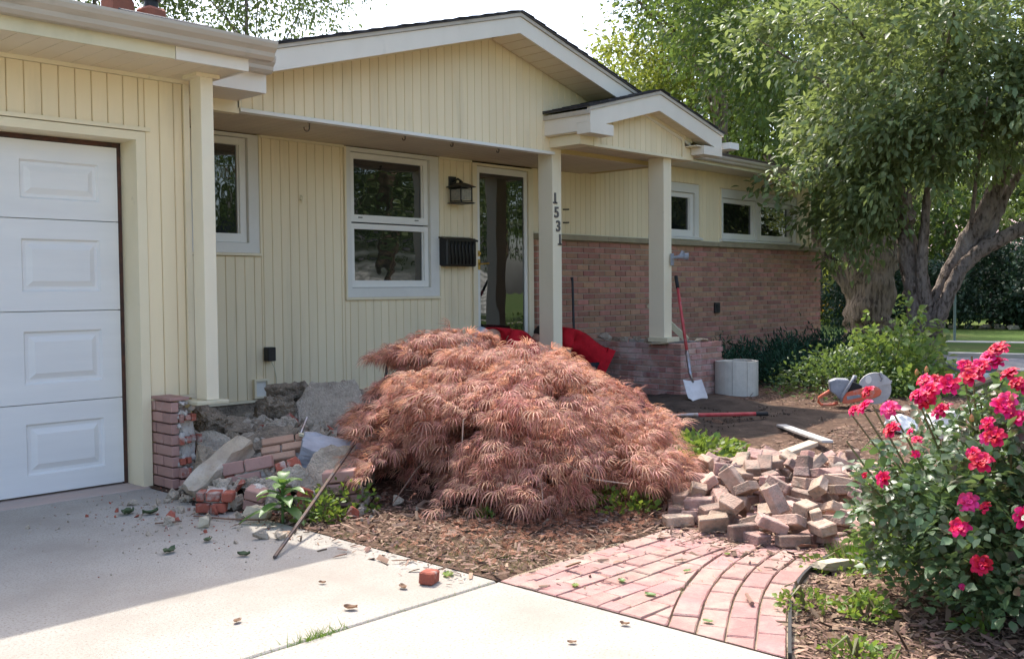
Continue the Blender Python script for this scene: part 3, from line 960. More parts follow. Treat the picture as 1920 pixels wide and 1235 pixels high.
part('garage_back_roof', MB().poly([(-4.2, 9.5, 3.92), (5.6, 9.5, 3.92), (5.6, 13.6, 2.75), (-4.2, 13.6, 2.75)]), SHINGLE)
zr = AZ + .194
roof('gable_roof', (3.88, 6.175, zr + .0 - .279 * (AX - 3.88)), (3.88, 12.5, zr - .279 * (AX - 3.88)), (AX - 3.88, 0, .279 * (AX - 3.88)), 6, 18, thick=.012)
roof('gable_roof', (9.42, 12.5, zr - .274 * (9.42 - AX)), (9.42, 6.175, zr - .274 * (9.42 - AX)), (AX - 9.42, 0, .274 * (9.42 - AX)), 6, 18, thick=.012)
roof('wing_roof', (9.2, 7.095, 2.925), (15.55, 7.095, 2.87), (0, 4.0, 1.1), 6, 18, mat=SHINGB, thick=.02)
# wing eave: fascia, soffit, gutter
part('fascia', MB().prism_y([(9.15, 2.805), (15.42, 2.742), (15.42, 2.83), (9.15, 2.895)], 7.12, 7.14), FASCIAY)
part('wing_soffit', MB().poly([(9.15, 7.13, 2.80), (15.42, 7.13, 2.745), (15.42, 7.62, 2.785), (9.15, 7.62, 2.80)]).poly([(9.15, 7.13, 2.82), (9.15, 7.62, 2.82), (15.42, 7.62, 2.80), (15.42, 7.13, 2.765)]), FASCIA)
part('gutter', MB().prism_x([(7.118 + p[0] * .85, 2.838 + p[1] * .7) for p in GP], 9.3, 15.5), GUTTER)
gm = bpy.data.objects['gutter.002'] if 'gutter.002' in bpy.data.objects else None
if gm:
    for v in gm.data.vertices:
        wx = v.co.x + 8
        v.co.z -= (wx - 9.3) * .0088

# --- little entry gable
YS, YF2 = 6.22, 6.02
EZC = 2.60                   # its ceiling
EX, EZ = 8.55, 3.008         # fascia apex (bottom)
zl = lambda x: EZ - .262 * (EX - x)
zrr = lambda x: EZ - .262 * (x - EX)
under = lambda x: EZ + .028 - .262 * abs(x - EX)
sg = part('entry_gable_wall', MB().prism_y([(7.66, EZC), (9.30, EZC), (9.30, under(9.30)), (EX, under(EX)), (7.66, under(7.66))], YS + .002, YS + .06), GROOVE)
siding(sg, YS, 7.735, 9.222, BW, 2.618, lambda x: under(x) - .006)
part('trim', MB().box(7.70, 9.256, YS - .03, YS + .05, 2.588, 2.617), CREAM, sg)
part('trim', MB().box(7.70, 7.733, YS - .026, YS + .02, 2.618, under(7.70) - .01), CREAM, sg)
part('trim', MB().box(9.224, 9.256, YS - .026, YS + .02, 2.618, under(9.256) - .01), CREAM, sg)
part('trim', MB().prism_y([(EX, under(EX) - .034), (9.4, under(9.4) - .034), (9.4, under(9.4) - .004), (EX, under(EX) - .004)], YS - .03, YS - .017), CREAM, sg)
part('beam', MB().box(7.50, 7.698, 6.20, 6.598, 2.592, 2.689), CREAM)
part('beam', MB().box(9.258, 9.42, 6.19, 7.55, 2.592, 2.72), CREAM)
er = part('entry_rake', MB().prism_y([(7.43, zl(7.43)), (EX, EZ), (9.72, zrr(9.72)), (9.72, zrr(9.72) + .165), (EX, EZ + .165), (7.43, zl(7.43) + .165)], YF2, YF2 + .022), FASCIA)
part('eave_return', MB().box(7.428, 7.78, YF2 - .004, 6.18, 2.672, 2.775), FASCIA, er)
part('eave_return', MB().box(9.36, 9.722, YF2 - .004, 6.18, 2.645, 2.738), FASCIA, er)
part('eave_fascia', MB().box(7.426, 7.445, 6.1805, 6.598, 2.700, 2.882).box(7.426, 7.445, YF2 + .023, 6.18, 2.776, 2.882), FASCIA, er)
part('eave_soffit', MB().box(7.446, 7.66, 6.181, 6.59, 2.690, 2.715), SOFFIT, er)
part('eave_soffit', MB().box(9.257, 9.72, YF2 + .023, 7.5, 2.722, 2.735), SOFFIT, er)
part('eave_fascia', MB().box(9.70, 9.722, 6.181, 7.10, 2.66, 2.86), FASCIA, er)
part('drip_edge', MB().prism_y([(7.41, zl(7.41) + .167), (EX, EZ + .167), (EX, EZ + .198), (7.41, zl(7.41) + .198)], YF2 - .014, YF2 + .02).prism_y([(EX, EZ + .167), (9.74, zrr(9.74) + .167), (9.74, zrr(9.74) + .198), (EX, EZ + .198)], YF2 - .014, YF2 + .02).box(7.408, 7.424, YF2 - .012, 6.598, 2.845, 2.888), GUTTER, er)
ssf = part('rake_soffit', MB().poly([(EX, YF2 + .022, EZ + .03), (9.7, YF2 + .022, zrr(9.7) + .03), (9.7, YS + .03, zrr(9.7) + .03), (EX, YS + .03, EZ + .03)]).poly([(EX, YF2 + .022, EZ + .03), (7.44, YF2 + .022, zl(7.44) + .03), (7.44, YS + .03, zl(7.44) + .03), (EX, YS + .03, EZ + .03)]), GROOVE)
x = EX + .005
while x < 9.5:
    b = MB(); za, zb = zrr(x) + .022, zrr(x + .115) + .022
    b.poly([(x, YF2 + .023, za - .002), (x, YS - .031, za - .002), (x + .105, YS - .031, zb - .002), (x + .105, YF2 + .023, zb - .002)])
    part('soffit_board', b, SOFFIT, ssf)
    x += .115
ez = EZ + .212
roof('entry_roof', (7.40, YF2 - .02, ez - .262 * (EX - 7.40)), (7.40, 6.60, ez - .262 * (EX - 7.40)), (EX - 7.40, 0, .262 * (EX - 7.40)), 2, 8, tabs=.2, thick=.012)
roof('entry_roof', (7.90, 6.60, ez - .262 * (EX - 7.90)), (7.90, 8.6, ez - .262 * (EX - 7.90)), (EX - 7.90, 0, .262 * (EX - 7.90)), 2, 5, tabs=.2, thick=.012)
roof('entry_roof', (9.76, 8.8, ez - .262 * (9.76 - EX)), (9.76, YF2 - .02, ez - .262 * (9.76 - EX)), (EX - 9.76, 0, .262 * (9.76 - EX)), 2, 8, tabs=.2, thick=.012)
part('downspout_elbow', MB().box(9.745, 9.93, 5.93, 6.30, 2.73, 2.80).box(9.78, 9.93, 6.3, 6.36, 2.735, 2.795), WHITE)
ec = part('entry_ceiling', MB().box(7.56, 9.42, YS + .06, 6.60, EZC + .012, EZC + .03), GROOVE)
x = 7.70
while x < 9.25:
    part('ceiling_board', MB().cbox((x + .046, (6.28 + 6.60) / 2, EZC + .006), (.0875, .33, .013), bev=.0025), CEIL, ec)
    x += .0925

# --- porch posts
lp = part('porch_post', MB().cbox(((3.239 + 3.324) / 2, 5.765, 1.545), (.085, .13, 2.02), bev=.003), POSTM)
part('post_cap', MB().box(3.20, 3.36, 5.68, 5.85, 2.532, 2.5545), CREAM, lp)
part('post_base', MB().cbox((3.26, 5.76, .523), (.22, .2, .022), bev=.003), WOODP, lp)
mp = part('porch_post', MB().cbox((7.617, 6.695, 1.45), (.134, .19, 2.50), bev=.003), POSTM)
rp = part('porch_post', MB().cbox((9.03, 6.36, 1.64), (.142, .2, 1.925), bev=.003), POSTM)
part('post_base', MB().cbox((9.05, 6.33, .655), (.24, .25, .05), Euler((0, 0, .03)).to_matrix(), bev=.004), WOODP, rp)
# number 1 5 3 1 stepping down the middle post
def digit(ch, x, z, h=.105):
    cu = bpy.data.curves.new('digit', 'FONT'); cu.body = ch; cu.size = h * 1.42; cu.extrude = .006; cu.offset = .003; cu.align_x = 'CENTER'
    to = bpy.data.objects.new('digit_tmp', cu); COL.objects.link(to)
    me = bpy.data.meshes.new_from_object(to.evaluated_get(bpy.context.evaluated_depsgraph_get()))
    bpy.data.objects.remove(to)
    bm = bmesh.new(); bm.from_mesh(me)
    if ch == '1':
        mt = Matrix.Translation((0, .006, 0)) @ Matrix.Diagonal((.058, .016, .012, 1))
        bmesh.ops.create_cube(bm, size=1, matrix=mt)
    bm.to_mesh(me); bm.free()
    link('digit', me, DIGIT, mp, (x, 6.596, z), (R(90), 0, 0))
for ch, x, z in (('1', 7.583, 2.055), ('5', 7.604, 1.918), ('3', 7.627, 1.783), ('1', 7.652, 1.648)):
    digit(ch, x, z)
# back of the house closes the roofs
part('back_wall', MB().box(-4.2, 14.8, 12.6, 12.7, 0, 2.8).box(-4.25, -4.2, 5.5, 12.6, 0, 3), GROOVE)

# ------------------------------------------------------------------ chimney with two clay flues
ch = empty('chimney', (4.9, 9.9, 3.7), 'stone-capped chimney with two orange clay flue pots behind the garage roof', 'chimney')
MB().cbox((4.95, 9.98, 3.83), (1.0, .5, .3), bev=.02).build('chimney_cap', CHIMST, ch)
for (x, y, r_, h, hood) in ((4.73, 9.9, .125, .17, 0), (5.06, 9.85, .115, .13, 1)):
    b = MB(); b.cbox((x, y, 3.98 + h / 2), (r_ * 2, r_ * 2, h), Euler((0, 0, .2)).to_matrix(), bev=.03)
    fl = b.build('flue', CLAY, ch)
    if hood:
        b = MB(); b.lathe((x, y, 4.11), [(.07, 0), (.07, .07), (.10, .075), (.10, .10), (.06, .115), (.06, .17), (.09, .18), (.0, .2)], 16)
        b.build('flue_hood', DARK, fl, smooth=False)
    else:
        MB().cbox((x, y, 4.17), (.27, .27, .035), Euler((0, 0, .2)).to_matrix(), bev=.012).build('flue_lid', CHIMST, fl)

# ------------------------------------------------------------------ brick planter box under the right-hand post
PX, PY, PT = 8.96, 6.05, .62
pl = empty('brick_planter', (9.37, 6.5, 0), 'red brick planter box under the right porch post, pale dust on its side', 'brick planter')
MB().box(PX + .012, PX + .1, PY + .012, 7.28, -.1, PT - .012).box(PX + .1, 9.775, PY + .012, PY + .1, -.1, PT - .012).box(9.69, 9.775, PY + .1, 7.28, -.1, PT - .012).build('mortar', MORTARL, pl)
MB().box(PX + .09, 9.70, PY + .09, 7.3, -.05, PT - .09).build('planter_soil', SOIL, pl)
PC = .0633
def pbrick(parent, c, s, mat, yaw_=0.0, tilt=0.0, bev=.004):
    b = MB(); b.cbox(c, s, Euler((tilt, 0, yaw_)).to_matrix(), bev=bev)
    return b.build('brick', mat, parent)
for k in range(10):
    z0 = PT - (k + 1) * PC
    if z0 < -.06: break
    zc_ = z0 + PC / 2
    off = (k % 2) * .102
    x = PX - off
    while x < 9.78:
        a, b = max(x, PX), min(x + .195, 9.785)
        if b - a > .02 and not (k == 0 and rnd.random() < .1):
            pbrick(pl, ((a + b) / 2, PY + .045 + rnd.uniform(-.002, .002), zc_), (b - a, .09, PC - .010), BRICKD)
        x += .204
    y = PY + .093 - (.102 - off)
    while y < 7.28:
        a, b = max(y, PY + .093), min(y + .195, 7.28)
        if b - a > .02:
            pbrick(pl, (PX + .045 + rnd.uniform(-.002, .002), (a + b) / 2, zc_), (.09, b - a, PC - .010), BRICKD)
        y += .204


# ------------------------------------------------------------------ broken stone and concrete
def rock_mesh(size, seed, npts=15, sub=2, amp=.05, flat=0.0):
    r_ = random.Random(seed)
    bm = bmesh.new()
    for i in range(npts):
        while True:
            p = Vector((r_.uniform(-1, 1), r_.uniform(-1, 1), r_.uniform(-1, 1)))
            e = abs(p.x) ** 4 + abs(p.y) ** 4 + abs(p.z) ** 4
            if .55 < e < 1.15: break
        if flat and p.z > .25: p.z = .8 + r_.uniform(-.05, .05)
        bm.verts.new((p.x * size[0] / 2, p.y * size[1] / 2, p.z * size[2] / 2))
    h = bmesh.ops.convex_hull(bm, input=bm.verts[:])
    bmesh.ops.delete(bm, geom=list({g for g in h['geom_interior'] + h['geom_unused'] if isinstance(g, bmesh.types.BMVert)}), context='VERTS')
    bmesh.ops.triangulate(bm, faces=bm.faces[:])
    for _ in range(sub):
        bmesh.ops.subdivide_edges(bm, edges=bm.edges[:], cuts=1, use_grid_fill=True)
    bm.normal_update()
    ms = min(size)
    sd = Vector((seed * 1.7, seed * .3, seed))
    for v in bm.verts:
        f = 7.0
        dsp = noise.noise(v.co * f / max(size) * 2 + sd) * .6 + noise.noise(v.co * 38 + sd) * .25
        dsp += noise.noise(v.co * 17 + sd * 2) * .35
        v.co += v.normal * dsp * ms * amp * 2.0
    me = bpy.data.meshes.new('rock')
    bm.to_mesh(me); bm.free()
    return me


def rock(name, c, size, rot, seed, mat, label, cat, sub=2, amp=.05, flat=0.0, group=None):
    o = link(name, rock_mesh(size, seed, sub=sub, amp=amp, flat=flat), mat, None, c, [R(a) for a in rot])
    return tag(o, label, cat, group)


RC = 'concrete chunk'


def slab_mesh(w, h, t, seed, n=9):
    """irregular flat slab: rough broken rim, flatter faces; lies in xy"""
    r_ = random.Random(seed)
    bm = bmesh.new()
    ring = []
    for k in range(n):
        a = 2 * math.pi * (k + r_.uniform(-.28, .28)) / n
        s_ = r_.uniform(.82, 1.08)
        c, q = math.cos(a), math.sin(a)
        e = (abs(c) ** 3 + abs(q) ** 3) ** (-1 / 3)
        ring.append(bm.verts.new((c * e * s_ * w / 2, q * e * s_ * h / 2, t / 2)))
    f = bm.faces.new(ring)
    ex_ = bmesh.ops.extrude_face_region(bm, geom=[f])
    for v in [g for g in ex_['geom'] if isinstance(g, bmesh.types.BMVert)]:
        v.co.z = -t / 2 * r_.uniform(.7, 1.3); v.co.x *= r_.uniform(.8, .98); v.co.y *= r_.uniform(.8, .98)
    bmesh.ops.triangulate(bm, faces=bm.faces[:])
    bmesh.ops.recalc_face_normals(bm, faces=bm.faces)
    for _ in range(3):
        bmesh.ops.subdivide_edges(bm, edges=bm.edges[:], cuts=1, use_grid_fill=True)
    bm.normal_update()
    sd = Vector((seed, seed * 2.1, seed * .4))
    for v in bm.verts:
        side = 1 - abs(v.normal.z)
        v.co += v.normal * (noise.noise(v.co * 11 + sd) * (.012 + .034 * side) + noise.noise(v.co * 40 + sd) * (.004 + .014 * side))
    me = bpy.data.meshes.new('slab'); bm.to_mesh(me); bm.free()
    return me


def slab(name, c, size, rot, seed, mat, label, cat='concrete slab'):
    return tag(link(name, slab_mesh(size[0], size[1], size[2], seed), mat, None, c, [R(a) for a in rot]), label, cat)


slab('concrete_slab', (4.40, 6.02, .33), (.50, .60, .12), (38, -12, -38), 3, RUBL, 'large pale broken concrete slab leaning at the top of the rubble heap')
rock('concrete_chunk', (4.08, 6.22, .33), (.30, .30, .34), (20, -14, -30), 5, RUB, 'big dark rough concrete chunk left of the large pale slab', RC, 3, .06)
rock('concrete_chunk', (4.36, 6.46, .46), (.42, .34, .20), (10, -10, -40), 9, RUB, 'brown concrete lump topping the heap behind the large pale slab', RC, 3, .06)
rock('concrete_chunk', (4.80, 6.26, .40), (.34, .28, .19), (14, 8, -50), 11, RUB, 'grey angular concrete lump sitting on the heap beside the maple', RC, 3, .05)
slab('concrete_slab', (3.70, 6.06, .25), (.42, .34, .12), (14, 14, -30), 13, RUB, 'flat grey concrete slab wedged left of the dark rough chunk')
rock('concrete_chunk', (3.48, 6.10, .33), (.24, .26, .24), (10, 14, 5), 17, RUB, 'brown concrete lump against the foundation behind the torn pier', RC, 3, .06)
slab('concrete_slab', (3.66, 5.68, .22), (.40, .30, .08), (20, -10, -34), 19, RUB, 'thin brown concrete slab lying in mid heap above the brick slabs')
rock('concrete_chunk', (4.10, 5.72, .16), (.30, .30, .24), (0, 20, 60), 23, RUBL, 'pale concrete block under the lower edge of the large slab', RC, 3, .05)
slab('concrete_slab', (3.31, 5.78, .24), (.22, .18, .08), (46, 14, -30), 31, RUBL, 'flat pale concrete flake propped beside the pier')
rock('concrete_chunk', (3.44, 5.76, .25), (.14, .14, .14), (20, 10, 40), 29, RUB, 'small grey concrete lump between the flake and the long beam', RC, 2, .06)
rock('concrete_chunk', (3.10, 5.46, .17), (.20, .18, .22), (10, -10, 70), 37, RUB, 'rough concrete lump low down against the pier', RC, 2, .07)
slab('concrete_slab', (3.55, 4.82, .17), (.34, .24, .10), (50, -18, -38), 41, RUBL, 'pale concrete plate on edge behind the broad-leaved weed')
slab('concrete_slab', (3.32, 4.84, .12), (.24, .13, .07), (60, 40, -40), 42, RUBL, 'narrow pale concrete wedge just above the weed leaves')
rock('limestone_chunk', (2.94, 4.68, .03), (.17, .11, .085), (0, 6, -25), 43, LIME, 'small cream stone lying on the drive just left of the weed', 'stone', 2, .05)
rock('limestone_chunk', (2.66, 4.72, .02), (.11, .08, .07), (0, 14, 50), 47, LIME, 'pale stone alone on the shaded drive in front of the heap', 'stone', 2, .05)
rock('concrete_chunk', (4.15, 5.36, .16), (.26, .24, .2), (20, 14, 0), 53, RUB, 'grey lump tucked against the maple above the blue-grey slab', RC, 2, .06)


def block(name, c, size, rot, mat, label, cat, seed, amp=.012, cuts=5):
    """sawn or cast block with rough broken edges"""
    bm = bmesh.new()
    bmesh.ops.create_cube(bm, size=1)
    bmesh.ops.subdivide_edges(bm, edges=bm.edges[:], cuts=cuts, use_grid_fill=True)
    r_ = Vector((seed, seed * .7, seed * 1.3))
    for v in bm.verts:
        p = Vector((v.co.x * size[0], v.co.y * size[1], v.co.z * size[2]))
        n = sum(abs(abs(q) - .5) < 1e-4 for q in v.co)
        k = amp * (1 if n == 1 else 2.2)
        p += Vector((noise.noise(p * 14 + r_), noise.noise(p * 14 + r_ * 2), noise.noise(p * 14 + r_ * 3))) * k
        if n >= 2: p *= 1 - .02 * abs(noise.noise(p * 9 + r_))
        v.co = p
    me = bpy.data.meshes.new(name); bm.to_mesh(me); bm.free()
    return tag(link(name, me, mat, None, c, [R(a) for a in rot]), label, cat)


block('stone_beam', (3.10, 5.33, .17), (.12, .46, .13), (34, 14, -72), mk('tan_stone', (.44, .36, .26), .9, (.36, .29, .22), 12, col3=(.5, .44, .36), ns3=5, ramp3=(.5, .7), bump=.6, bs=60), 'long tan stone beam leaning diagonally against the heap near the pier', 'stone beam', 3)
block('stone_slab', (3.72, 5.06, .20), (.40, .22, .13), (20, 14, -34), RUBB, 'blue-grey stone slab with a splintered strip along it, behind the steel bar', 'stone slab', 8)
block('plank_scrap', (3.75, 5.15, .278), (.36, .03, .018), (10, 14, -34), WOODP, 'splintered pale wood strip lying along the blue-grey slab', 'wood strip', 5, .006)


def masonry(c, nb, rot, mat, label, bl=.195, bh=.057, bd=.09, rows=2, seed=1, mort=MORTARL, skip=.12):
    """a broken piece of brickwork: courses of bricks still held by mortar; the face is -Y"""
    r_ = random.Random(seed)
    t = bpy.data.objects.new('brickwork_chunk', None); COL.objects.link(t); t.empty_display_size = .1
    WL[t.name] = Vector((0, 0, 0))
    Wd, Hh = nb * (bl + .01), rows * (bh + .01)
    mme = rock_mesh((Wd * .98, bd * 1.5, Hh * .98), seed + 100, npts=26, sub=2, amp=.04)
    o = link('mortar', mme, mort, t, (0, bd * .35, 0))
    for j in range(rows):
        x = -Wd / 2 + (j % 2) * bl * -.45
        while x < Wd / 2:
            a, b = max(x, -Wd / 2 - .02 * r_.random()), min(x + bl, Wd / 2 + .02 * r_.random())
            if b - a > .03 and r_.random() > skip:
                bb_ = MB(); bb_.cbox(((a + b) / 2, -bd * .12 + r_.uniform(-.006, .004), -Hh / 2 + (j + .5) * (bh + .01)), (b - a, bd, bh), bev=.005)
                link('brick', bb_.mesh('brick'), mat, t, (0, 0, 0))
            x += bl + .01
    t.location = c; t.rotation_euler = [R(a) for a in rot]
    WL[t.name] = Vector(c)
    return tag(t, label, 'brickwork chunk')


masonry((3.22, 5.20, .145), 1.25, (-12, -10, -40), BRICKP, 'two courses of pink painted brick standing on edge right of the long tan beam', rows=2, seed=3, bh=.072)
masonry((3.52, 5.30, .215), 1.15, (-52, -8, -36), mk('tan_brick', (.42, .25, .17), .8, (.47, .31, .22), 8, rand=.15, bump=.4, bs=80), 'slab of tan bricks lying face up in the middle of the heap', rows=3, seed=5, bh=.055)
masonry((2.87, 4.98, .065), 2.2, (0, 2, -44), BRICKR, 'broken brick lump showing four raw red stubs at the front of the heap', bl=.075, rows=2, seed=7, bd=.10, skip=.05, bh=.05)
masonry((3.03, 4.83, .075), .5, (10, 14, -52), BRICKP, 'small pink brick fragment left of the weed leaves', rows=2, seed=9)
masonry((3.34, 4.95, .17), 1.2, (-24, -20, -40), BRICKR, 'fragment with one raw red end and pale mortar in mid heap', bl=.09, rows=2, seed=11, skip=.3, bh=.05)
masonry((3.42, 4.58, .11), .85, (4, -6, -50), BRICKP, 'pink brickwork corner half hidden under the left edge of the maple', rows=3, seed=13, bh=.06)
masonry((3.22, 4.62, .06), .9, (0, 20, -20), BRICKR, 'low red brick fragment behind the steel bar', bl=.08, rows=2, seed=15, skip=.3)
masonry((4.02, 5.30, .25), .6, (-20, 10, -40), BRICKP, 'red brick pair poking out against the maple branches', rows=2, seed=17)
lb = MB(); lb.cbox((2.755, 3.10, .026), (.082, .062, .052), Euler((.06, .05, .45)).to_matrix(), bev=.006)
tag(lb.build('brick', BRICKR), 'single broken red brick alone on the sunlit drive', 'brick')

# small fragments filling the heap, one object
V = []; F = []; b0 = 0
r_ = random.Random(21)
frag = []
for i in range(12):
    me = rock_mesh((1, .8, .6), 300 + i, npts=10, sub=0, amp=0)
    vv = np.array([v.co[:] for v in me.vertices]); ff = [tuple(p.vertices) for p in me.polygons]
    frag.append((vv, ff)); bpy.data.meshes.remove(me)
def heap_h(x, y):
    a = max(0, 1 - ((x - 4.1) / 1.1) ** 2 - ((y - 6.2) / .95) ** 2)
    b = max(0, 1 - ((x - 3.4) / .55) ** 2 - ((y - 5.2) / .6) ** 2)
    return max(.26 * a ** .6, .09 * b ** .6)
fr = {'grey': [[], []], 'red': [[], []]}
for i in range(1330):
    x, y = r_.gauss(3.75, .5), r_.gauss(5.6, .62)
    if i > 1150: x, y = r_.gauss(2.85, .32), r_.gauss(5.15, .4)
    if x > 5.3 or y > 7.5 or (x < 3.32 and y > 5.68): continue
    h = heap_h(x, y)
    s = r_.choice((.02, .03, .04, .06, .09, .12, .15)) * (.6 if h == 0 else 1) * (.42 if i > 1150 else 1)
    key = 'red' if r_.random() < .14 else 'grey'
    vv, ff = frag[r_.randrange(12)]
    M3 = np.array(Euler((r_.uniform(0, 6), r_.uniform(0, 6), r_.uniform(0, 6))).to_matrix())
    q = (vv * s) @ M3.T + np.array([x, y, max(h, 0) * r_.uniform(.75, 1.05) + s * .15])
    b0 = len(fr[key][0])
    fr[key][0] += [tuple(p) for p in q]; fr[key][1] += [tuple(b0 + k for k in f) for f in ff]
for i in range(700):                     # grit on the drive round the heap
    x, y = r_.gauss(2.85, .38), r_.gauss(5.0, .5)
    if (x > 3.3 and y > 5.6) or y > 5.9: continue
    vv, ff = frag[r_.randrange(12)]; s = r_.uniform(.004, .012)
    q = vv * s + np.array([x, y, max(gz(x, y), 0) + s * .2]); key = 'red' if r_.random() < .25 else 'grey'
    b0 = len(fr[key][0]); fr[key][0] += [tuple(p) for p in q]; fr[key][1] += [tuple(b0 + k for k in f) for f in ff]
for i in range(330):                     # fist- to head-sized pieces that fill the heap
    x, y = r_.gauss(3.85, .48), r_.gauss(5.75, .55)
    h = heap_h(x, y)
    if h < .02 or x > 5.0 or (x < 3.34 and y > 5.6): continue
    s = r_.uniform(.08, .20); key = 'red' if r_.random() < .2 else 'grey'
    if key == 'red': s *= .6
    vv, ff = frag[r_.randrange(12)]
    M3 = np.array(Euler((r_.uniform(0, 6), r_.uniform(0, 6), r_.uniform(0, 6))).to_matrix())
    q = (vv * s) @ M3.T + np.array([x, y, h * r_.uniform(.85, 1.12)])
    b0 = len(fr[key][0])
    fr[key][0] += [tuple(p) for p in q]; fr[key][1] += [tuple(b0 + k for k in f) for f in ff]
for key, mt in (('grey', RUBL), ('red', BRICKR)):
    me = bpy.data.meshes.new('rubble'); me.from_pydata(fr[key][0], [], fr[key][1]); me.update()
    tag(link('rubble', me, mt), 'small %s rubble fragments filling the heap and strewn on the drive' % ('grey concrete' if key == 'grey' else 'red brick'), 'rubble', kind='stuff')
# bed under the heap, shade of the gaps put into its dark colour
V = []; nx, ny = 34, 34
for j in range(ny):
    for i in range(nx):
        x = 2.6 + i / (nx - 1) * 2.9; y = 4.4 + j / (ny - 1) * 3.1
        h = heap_h(x, y)
        V.append((x, y, -.03 + h * .9 + (.05 * noise.noise(Vector((x * 5, y * 5, 2))) if h > 0 else 0)))
F = [(j * nx + i, j * nx + i + 1, (j + 1) * nx + i + 1, (j + 1) * nx + i) for j in range(ny - 1) for i in range(nx - 1)]
tag(link('rubble_bed', np_mesh('rubble_bed', V, F), SOIL), 'grit and crushed concrete under the rubble heap, coloured dark as shaded gaps', 'rubble', kind='stuff')

# ------------------------------------------------------------------ torn brick pier at the garage corner
pr = empty('brick_pier', (3.1, 5.87, 0), 'pink painted brick pier at the garage corner, torn open on its right side', 'brick pier')
pm = rock_mesh((.17, .25, .53), 77, npts=40, sub=3, amp=.07)
link('mortar', pm, MORTARL, pr, (3.13, 5.875, .262))
for k in range(8):
    zc_ = .034 + k * .0672
    if k % 2 == 0:
        segs = ((5.745, 5.85), (5.86, 6.03))
    else:
        segs = ((5.745, 5.94), (5.95, 6.03))
    for a, b in segs:
        if k == 7: a += .0
        pbrick(pr, (3.045 + rnd.uniform(-.003, .003), (a + b) / 2, zc_), (.05, b - a, .0585), BRICKP)
for k in (1, 2, 4, 6):
    n_ = (2, 2, 4, 3)[(1, 2, 4, 6).index(k)]
    for q in range(n_):
        pbrick(pr, (3.084 + q * .038, 5.748 + rnd.uniform(-.012, .004), .034 + k * .0672 + rnd.uniform(-.006, .006)), (.020 + rnd.random() * .014, .05, .052 - rnd.random() * .02), BRICKR, rnd.uniform(-.2, .2), rnd.uniform(-.15, .15))
pbrick(pr, (3.10, 5.76, .03 + .0672), (.07, .08, .058), BRICKP)
pbrick(pr, (3.12, 5.73, .028), (.10, .09, .055), BRICKP, .1)
pbrick(pr, (3.08, 5.87, .553), (.13, .25, .02), BRICKP)

lump = [[], []]
for i in range(70):
    vv, ff = frag[r_.randrange(12)]; s = r_.uniform(.015, .06)
    M3 = np.array(Euler((r_.uniform(0, 6), r_.uniform(0, 6), r_.uniform(0, 6))).to_matrix())
    z_ = r_.uniform(.02, .54)
    q = (vv * s) @ M3.T + np.array([r_.uniform(3.07, 3.20 - z_ * .05), r_.uniform(5.74, 5.80), z_])
    b0 = len(lump[0]); lump[0] += [tuple(p - np.array(WL[pr.name])) for p in q]; lump[1] += [tuple(b0 + k for k in f) for f in ff]
me = bpy.data.meshes.new('mortar_lumps'); me.from_pydata(lump[0], [], lump[1]); me.update()
tag(link('mortar_lumps', me, MORTARL, pr, WL[pr.name]), kind='stuff')

# stones along the top of the planter
for i, (y, s, sd, lab) in enumerate(((7.12, .20, 61, 'pink-grey broken stone at the far end of the planter top'), (6.98, .13, 62, 'small grey stone on the planter top beside the pink one'),
                                     (6.86, .14, 63, 'rounded grey stone midway along the planter top'), (6.70, .13, 64, 'tan stone on the planter top nearer the post'),
                                     (6.52, .11, 65, 'dark little stone on the planter top against the post'))):
    rock('planter_stone', (PX + .07 + (i % 2) * .03, y, PT + s * .22), (s, s * .8, s * .55), (rnd.uniform(-20, 20), rnd.uniform(-20, 20), rnd.uniform(0, 90)), sd, RUBL if i % 2 == 0 else RUB, lab, 'stone', 2, .05)
rock('cap_slab', (8.97, 6.33, .618), (.26, .3, .04), (0, 2, 5), 71, LEDGE, 'mossy broken capstone jutting from under the right post base', 'capstone', 2, .03)
rock('cap_slab', (9.55, 6.16, .635), (.34, .16, .035), (0, 3, 12), 73, LIME, 'thin pale capstone shard on the right end of the planter front', 'capstone', 2, .03)
bd = MB(); bd.tube([(9.68, 6.98, 1.02), (10.08, 6.72, .60)], .045, 4)
tag(bd.build('cream_board', WOODP), 'cream painted board leaning behind the right post down to the planter', 'board')

# concrete ring planter
wc = empty('concrete_ring', (9.74, 5.84, .02), 'pale cast concrete ring with vertical joints standing right of the brick planter', 'concrete ring')
n = 9
for k in range(n):
    a0, a1 = 2 * math.pi * k / n + .009, 2 * math.pi * (k + 1) / n - .009
    pts = []
    for t in np.linspace(a0, a1, 5): pts.append((9.76 + .235 * math.cos(t), 5.86 + .235 * math.sin(t)))
    for t in np.linspace(a1, a0, 5): pts.append((9.76 + .175 * math.cos(t), 5.86 + .175 * math.sin(t)))
    b = MB(); b.prism_z(pts, -.02, .405 + rnd.uniform(-.004, .004)); b.build('concrete_stave', WELLC, wc)
MB().lathe((9.76, 5.86, 0), [(.177, .32), (0, .30)], 24).build('ring_soil', SOIL, wc)

